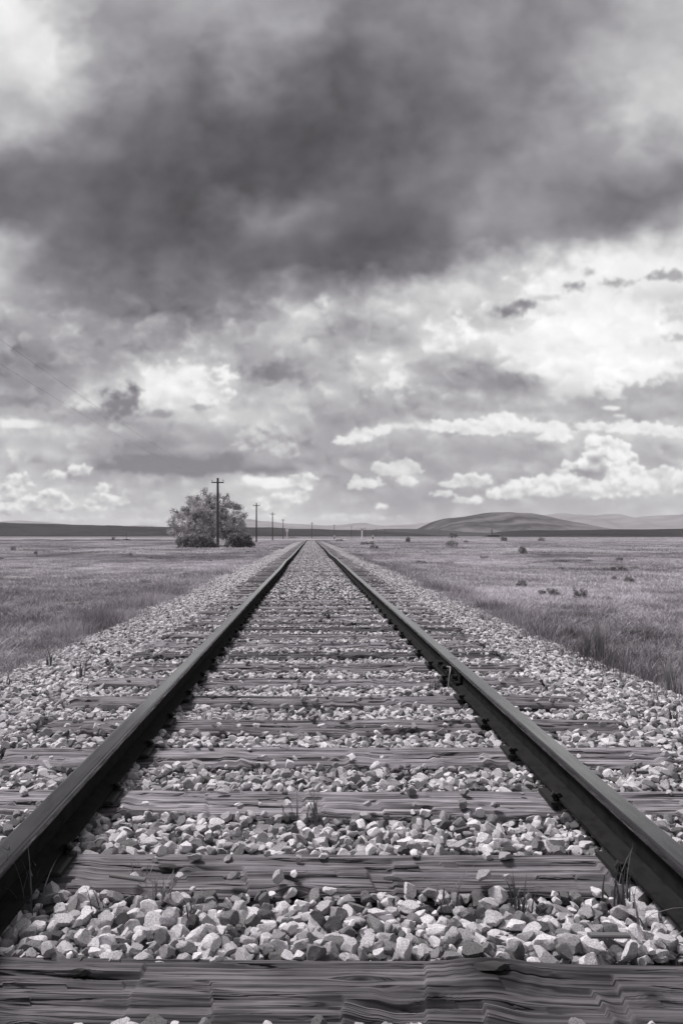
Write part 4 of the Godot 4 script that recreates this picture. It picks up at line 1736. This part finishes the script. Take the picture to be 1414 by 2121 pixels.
# ------------------------------------------------------------------ small far things
func make_far_things() -> void:
	rng.seed = 71
	crossing_sign(594.5, 240.0, 0.0, "white crossing sign with crossed boards left of the end of the track", true)
	crossing_sign(749.5, 236.0, 0.35, "white post with grey backed crossed boards right of the track, by the far poles", false)
	var labels := ["short marker post, dark below and white on top, under the far pole", "short marker post, dark below and white on top, right of the white post"]
	var k := 0
	for q in [[692.5, 250.0], [772.0, 245.0]]:
		var p := spot(q[0], VY, q[1])
		p.y = ground_y(p.x, q[1])
		var o := base("marker_post", p)
		tag(o, labels[k], "marker post", "marker posts by the crossing")
		var st := stool()
		box(st, Vector3(0, 0.34, 0), Vector3(0.34, 0.72, 0.24), Basis(), 0.02)
		put("base_box", st.commit(), mats.iron, o)
		st = stool()
		tube(st, [Vector3(0, 0.7, 0), Vector3(0, 1.28, 0), Vector3(0, 1.34, 0)], [0.13, 0.12, 0.06], 10)
		put("cap", st.commit(), mats.white_paint, o)
		k += 1
	# low dark shed with a chimney tower out on the plain
	var z := 790.0
	var c := spot(1021, VY, z)
	c.y = GROUND_Y
	var shed := base("farm_shed", c)
	tag(shed, "low dark shed with a tall narrow tower in front of the flat topped hill", "shed")
	var st := stool()
	box(st, Vector3(0, 0.9, 0), Vector3(11.5, 1.9, 5.0))
	put("wall", st.commit(), mats.iron, shed)
	st = stool()
	for s in [-1.0, 1.0]:
		quad(st, Vector3(-6.0, 1.85, s * 2.8), Vector3(6.2, 2.6, s * 2.8), Vector3(6.2, 3.4, 0), Vector3(-6.0, 2.4, 0))
	put("roof", st.commit(), plain(0.07), shed)
	st = stool()
	tube(st, [Vector3(-1.6, 0, 0), Vector3(-1.6, 8.2, 0)], [0.55, 0.40], 8)
	put("tower", st.commit(), mats.iron, shed)
	# leaning post on a low mound, left
	z = 165.0
	c = spot(262, VY, z)
	c.y = ground_y(c.x, z)
	var mound := base("mound_post", c)
	tag(mound, "thin post standing on a small dark mound beyond the left bank", "post")
	st = stool()
	tube(st, [Vector3(0, 0, 0), Vector3(0.05, 1.75, 0)], [0.05, 0.04], 6)
	put("post", st.commit(), mats.bark, mound)
	put("mound", thicket_mesh(1.0, 0.55, 0.10, 91), mats.blade2, mound)

func crossing_sign(px: float, z: float, turn: float, label: String, front: bool) -> void:
	var p := spot(px, VY, z)
	p.y = ground_y(p.x, z)
	var o := base("crossing_sign", p, turn)
	tag(o, label, "sign")
	var st := stool()
	box(st, Vector3(0, 1.45, 0), Vector3(0.27, 3.0, 0.27), Basis(), 0.02)
	put("post", st.commit(), mats.white_paint, o)
	for s in [-1.0, 1.0]:
		st = stool()
		box(st, Vector3(0, 2.95, 0.125 + 0.02 * s), Vector3(1.25, 0.27, 0.03), Basis(Vector3(0, 0, 1), s * 0.75))
		put("blade", st.commit(), mats.white_paint if front else plain(0.35), o)

# ------------------------------------------------------------------ shrubs of the plain
func make_shrubs() -> void:
	rng.seed = 81
	var meshes := []
	for k in 4:
		meshes.append(thicket_mesh(0.5, 0.62, 0.30 + 0.05 * k, 70 + k, 40, 46))
	# [px, py, height in photo pixels, width over height, tone of the label]
	var rows := [
		[845, 1123, 13, 1.1, "round dark bush standing alone just right of the track, beyond the field"],
		[937, 1112, 13, 1.2, "dark rounded bush below the left foot of the flat topped hill"],
		[964, 1124, 7, 0.9, "small bush right of the rounded one below the hill"],
		[935, 1132, 17, 1.4, "wide shaggy bush left of centre in the right field"],
		[1043, 1121, 12, 1.0, "bush below the low shed, at the far side of the right field"],
		[1081, 1147, 18, 0.9, "upright ragged bush in the middle of the right field"],
		[1119, 1121, 10, 1.7, "broad pale bush right of the shed on the far edge of the right field"],
		[1281, 1161, 13, 1.3, "dark bush in the upper part of the right field near the right edge"],
		[1278, 1178, 12, 2.4, "wide low bush under another dark bush in the right field"],
		[1313, 1176, 7, 2.4, "flat dark tuft right of the wide low bush"],
		[1346, 1178, 6, 3.0, "flat streak of dark brush near the right edge"],
		[1397, 1176, 5, 1.6, "small dark tuft at the right edge of the field"],
		[1271, 1199, 10, 1.5, "dark tuft left of a round one in the right field"],
		[1301, 1203, 16, 1.1, "round dark bush with a thin one at its left in the right field"],
		[1341, 1208, 7, 1.8, "small tuft between the round bush and the right edge"],
		[1260, 1240, 14, 1.1, "black looking round bush in the nearer right field"],
		[1134, 1233, 22, 1.7, "broad dark bush nearest the track in the middle of the right field"],
		[1079, 1216, 22, 1.0, "upright dark bush next to the gravel side of the right field"],
		[1200, 1240, 34, 0.7, "tall narrow grassy bush standing between two dark ones at right"],
		[1236, 1276, 16, 1.9, "low dark bush behind the big grass clump at right"],
		[1299, 1281, 16, 1.2, "dark round hollow looking bush right of the big grass clump"],
		[1243, 1265, 12, 1.5, "small dark bush above the low one behind the grass clump"],
		[1003, 1155, 8, 2.6, "flat brush in the upper middle of the right field"],
		[930, 1163, 7, 2.0, "flat dark tuft left of the flat brush in the right field"],
		[872, 1166, 8, 2.8, "long dark tuft beside the track in the right field"],
		[1164, 1178, 9, 1.8, "grey tuft right of centre in the right field"],
		[760, 1128, 9, 2.8, "long patch of grey brush beside the track, in front of the white post"],
		[702, 1121, 5, 2.6, "flat brush just right of the end of the track"],
		[775, 1135, 9, 1.6, "grey tuft right of the long patch of brush beside the track"],
		[1405, 1330, 14, 1.6, "dark tuft cut by the right edge above the gravel"],
		[28, 1138, 10, 0.9, "small upright bush at the far left of the left field"],
		[2, 1156, 9, 1.5, "dark bush cut by the left edge of the view"],
		[74, 1147, 11, 0.6, "narrow upright bush in the left field"],
		[312, 1155, 7, 1.9, "dark tuft left of its twin, in front of the round tree"],
		[333, 1155, 6, 2.1, "dark tuft right of its twin, in front of the round tree"],
		[460, 1161, 7, 1.3, "dark tuft in the left field below the tall pole"],
		[436, 1163, 6, 1.7, "faint tuft left of the one below the tall pole"],
		[79, 1272, 13, 1.4, "near dark tuft at the left edge of the grass"],
		[155, 1252, 14, 2.6, "wide dark tuft in the near left grass"],
		[300, 1207, 12, 2.2, "dark tuft in the middle of the left field"],
		[270, 1149, 7, 2.2, "faint low tuft behind the twin tufts in the left field"],
		[235, 1118, 7, 1.4, "small dark bush on the pale flat beyond the left bank"],
		[584, 1139, 8, 1.6, "dark tuft at the gravel edge left of the track"],
		[606, 1115, 4, 3.6, "low row of dark brush right of the white crossing sign"],
		[190, 1222, 9, 2.6, "grey tuft in the left field above the near ones"],
		[385, 1190, 7, 2.4, "low grey tuft in the left field toward the gravel"]]
	var i := 0
	for r in rows:
		var gy := GROUND_Y
		var p := ground_spot(r[0], r[1], gy)
		var z: float = -p.z
		if z > 170.0:
			z = minf(z, 420.0)
			p = spot(r[0], VY, z)
		p.y = ground_y(p.x, z) - 0.03
		var h: float = r[2] / FOCAL * z * 1.12
		var o := put("field_shrub", meshes[i % 4], mats.blade3, self)
		o.position = p
		o.rotation.y = rnd(0, TAU)
		var w: float = h * r[3] * 1.3
		o.scale = Vector3(w, h / 0.62, w)
		tag(o, r[4], "shrub", "shrubs scattered over the plain")
		i += 1

# ------------------------------------------------------------------ weeds among the stones
func weed_mesh(s: int, n: int, h: float, spread: float, w: float, seeds := false) -> ArrayMesh:
	rng.seed = 1900 + s
	var st := stool()
	for i in n:
		var a := rnd(0, TAU)
		var l := h * rnd(0.5, 1.0)
		var out := Vector3(cos(a), 0, sin(a)) * spread * l * rnd(0.3, 1.2)
		var root := Vector3(rng.randfn(), 0, rng.randfn()) * 0.012
		var pts := []
		for k in 5:
			var t := k / 4.0
			pts.append(root + Vector3(0, l * (t - 0.28 * t * t * spread), 0) + out * t * t)
		var side := Vector3(-sin(a), 0, cos(a)) * w * rnd(0.7, 1.2)
		for k in 4:
			var w0 := 1.0 - pow(k / 4.0, 2.0)
			var w1 := 1.0 - pow((k + 1) / 4.0, 2.0)
			quad(st, pts[k] - side * w0, pts[k] + side * w0, pts[k + 1] + side * w1, pts[k + 1] - side * w1)
		if seeds and i < 2:
			for q in 7:
				var b: Vector3 = pts[4] + Vector3(rng.randfn() * 0.006, -q * 0.007, rng.randfn() * 0.006)
				tri(st, b, b + Vector3(rnd(-0.012, 0.012), 0.014, rnd(-0.01, 0.01)), b + Vector3(rnd(-0.004, 0.004), 0.004, 0.005))
	return st.commit()

func make_weeds() -> void:
	var m := plain(0.10, 0.8)
	m.backlight_enabled = true
	m.backlight = Color(0.06, 0.06, 0.06)
	var soft := plain(0.30, 0.9)
	soft.backlight_enabled = true
	soft.backlight = Color(0.2, 0.2, 0.2)
	var pale := plain(0.26, 0.8)
	pale.backlight_enabled = true
	pale.backlight = Color(0.08, 0.08, 0.08)
	# [px, py, surface y, blades, height, spread, blade half width, pale, label]
	var rows := [
		[655, 1695, -0.02, 11, 0.12, 0.7, 0.0016, 0, "spiky weed in front of the third sleeper at the middle of the track"],
		[590, 1680, -0.02, 4, 0.13, 1.3, 0.0013, 0, "few long leaning stems left of the spiky weed"],
		[1078, 1880, -0.02, 16, 0.11, 0.55, 0.0016, 0, "dense grassy tuft before the second sleeper, right of the middle"],
		[928, 1872, -0.02, 9, 0.12, 0.8, 0.0018, 0, "grass tuft with one long blade leaning left, before the second sleeper"],
		[1290, 1870, -0.02, 12, 0.16, 0.4, 0.0018, 0, "tall weed against the right rail"],
		[1325, 1930, -0.02, 4, 0.14, 1.2, 0.0020, 0, "bent brown stem right of the tall weed by the right rail"],
		[1398, 1990, -0.02, 6, 0.10, 0.9, 0.0020, 0, "dark weed at the right edge just above the bottom sleeper"],
		[334, 1850, -0.01, 22, 0.075, 0.5, 0.0013, 1, "pale dry leaf tuft at the front of the second sleeper"],
		[212, 1895, -0.02, 12, 0.095, 0.75, 0.0013, 0, "thin wiry weed left of the pale leaf tuft"],
		[392, 1895, -0.02, 5, 0.10, 1.1, 0.0018, 0, "dark two pronged stem in the stones right of the pale leaf tuft"],
		[55, 1895, -0.02, 6, 0.20, 0.55, 0.0014, 0, "tall seed headed grass stem beside the left rail"],
		[285, 1810, 0.0, 8, 0.06, 0.5, 0.0012, 1, "short bristle of dry grass on the second sleeper"],
		[850, 1625, -0.01, 9, 0.035, 0.6, 0.0012, 0, "short stubble of weed before the fourth sleeper"],
		[900, 1425, 0.0, 14, 0.11, 0.7, 0.0022, 0, "bushy weed on the sleeper beside the rail joint"],
		[680, 1280, 0.0, 14, 0.14, 0.7, 0.004, 0, "distant low weed in the middle of the track"],
		[105, 1375, -0.12, 10, 0.16, 0.4, 0.003, 0, "weed standing at the outer edge of the left gravel"],
		[166, 1400, -0.05, 8, 0.15, 0.5, 0.0025, 0, "weed by the sleeper end on the left gravel"],
		[72, 1425, -0.12, 14, 0.12, 0.8, 0.0025, 0, "bushy weed in the left gravel near the left edge"],
		[20, 1415, -0.14, 10, 0.12, 0.7, 0.0025, 0, "weed cut by the left edge of the view in the gravel"],
		[700, 1365, 0.0, 8, 0.05, 0.6, 0.002, 0, "little weed on a sleeper in the middle of the track"],
		[1395, 1500, -0.12, 18, 0.14, 0.8, 0.0025, 0, "thin spiky weed at the right edge of the gravel"],
		[1180, 1400, -0.14, 12, 0.12, 0.6, 0.003, 0, "weed at the outer edge of the right gravel"],
		[1240, 1368, -0.20, 60, 0.42, 0.28, 0.005, 0, "big upright clump of dark grass at the edge of the right gravel"],
		[1215, 1362, -0.20, 40, 0.36, 0.32, 0.005, 0, "grass clump just left of the big upright clump"],
		[1290, 1440, -0.22, 40, 0.22, 0.5, 0.004, 0, "low grass clump at the edge of the right gravel below the big one"],
		[1385, 1430, -0.22, 40, 0.30, 0.4, 0.004, 0, "tall thin grass at the right edge of the view"]]
	var i := 0
	for r in rows:
		var p := ground_spot(r[0], r[1], r[2])
		var o := put("weed", weed_mesh(i, r[3] * (2 if r[3] > 30 else 1), r[4], r[5], r[6] * (0.8 if r[3] > 30 else 1.45), i == 10), pale if r[7] == 1 else soft if r[3] > 30 else m)
		o.position = p - Vector3(0, 0.01, 0)
		tag(o, r[8], "weed", "weeds growing through the gravel")
		i += 1
	# splinters of wood lying on the stones
	var sp := [[1260, 1950, 0.0, 0.085, 0.15, "flat dark splinter of wood lying on stones above the bottom sleeper at right"], [265, 1828, 0.0, 0.085, -0.12, "thin splinter of wood lying before the second sleeper at left"], [930, 1485, 0.0, 0.09, 0.75, "pale straight stick lying across stones by the right rail"], [690, 1700, 0.0, 0.10, 0.05, "thin dry stalk lying flat right of the spiky weed"]]
	for q in sp:
		var p := ground_spot(q[0], q[1], q[2] + 0.01)
		var st := stool()
		box(st, Vector3.ZERO, Vector3(q[3], 0.007, 0.016 if q[4] != 0.05 else 0.004), Basis(), 0.002)
		var o := put("wood_splinter", st.commit(), plain(0.13 if q[4] < 0.5 else 0.3, 0.9))
		o.position = p + Vector3(0, 0.012, 0)
		o.rotation = Vector3(0.0, q[4], -0.08)
		tag(o, q[5], "splinter", "")
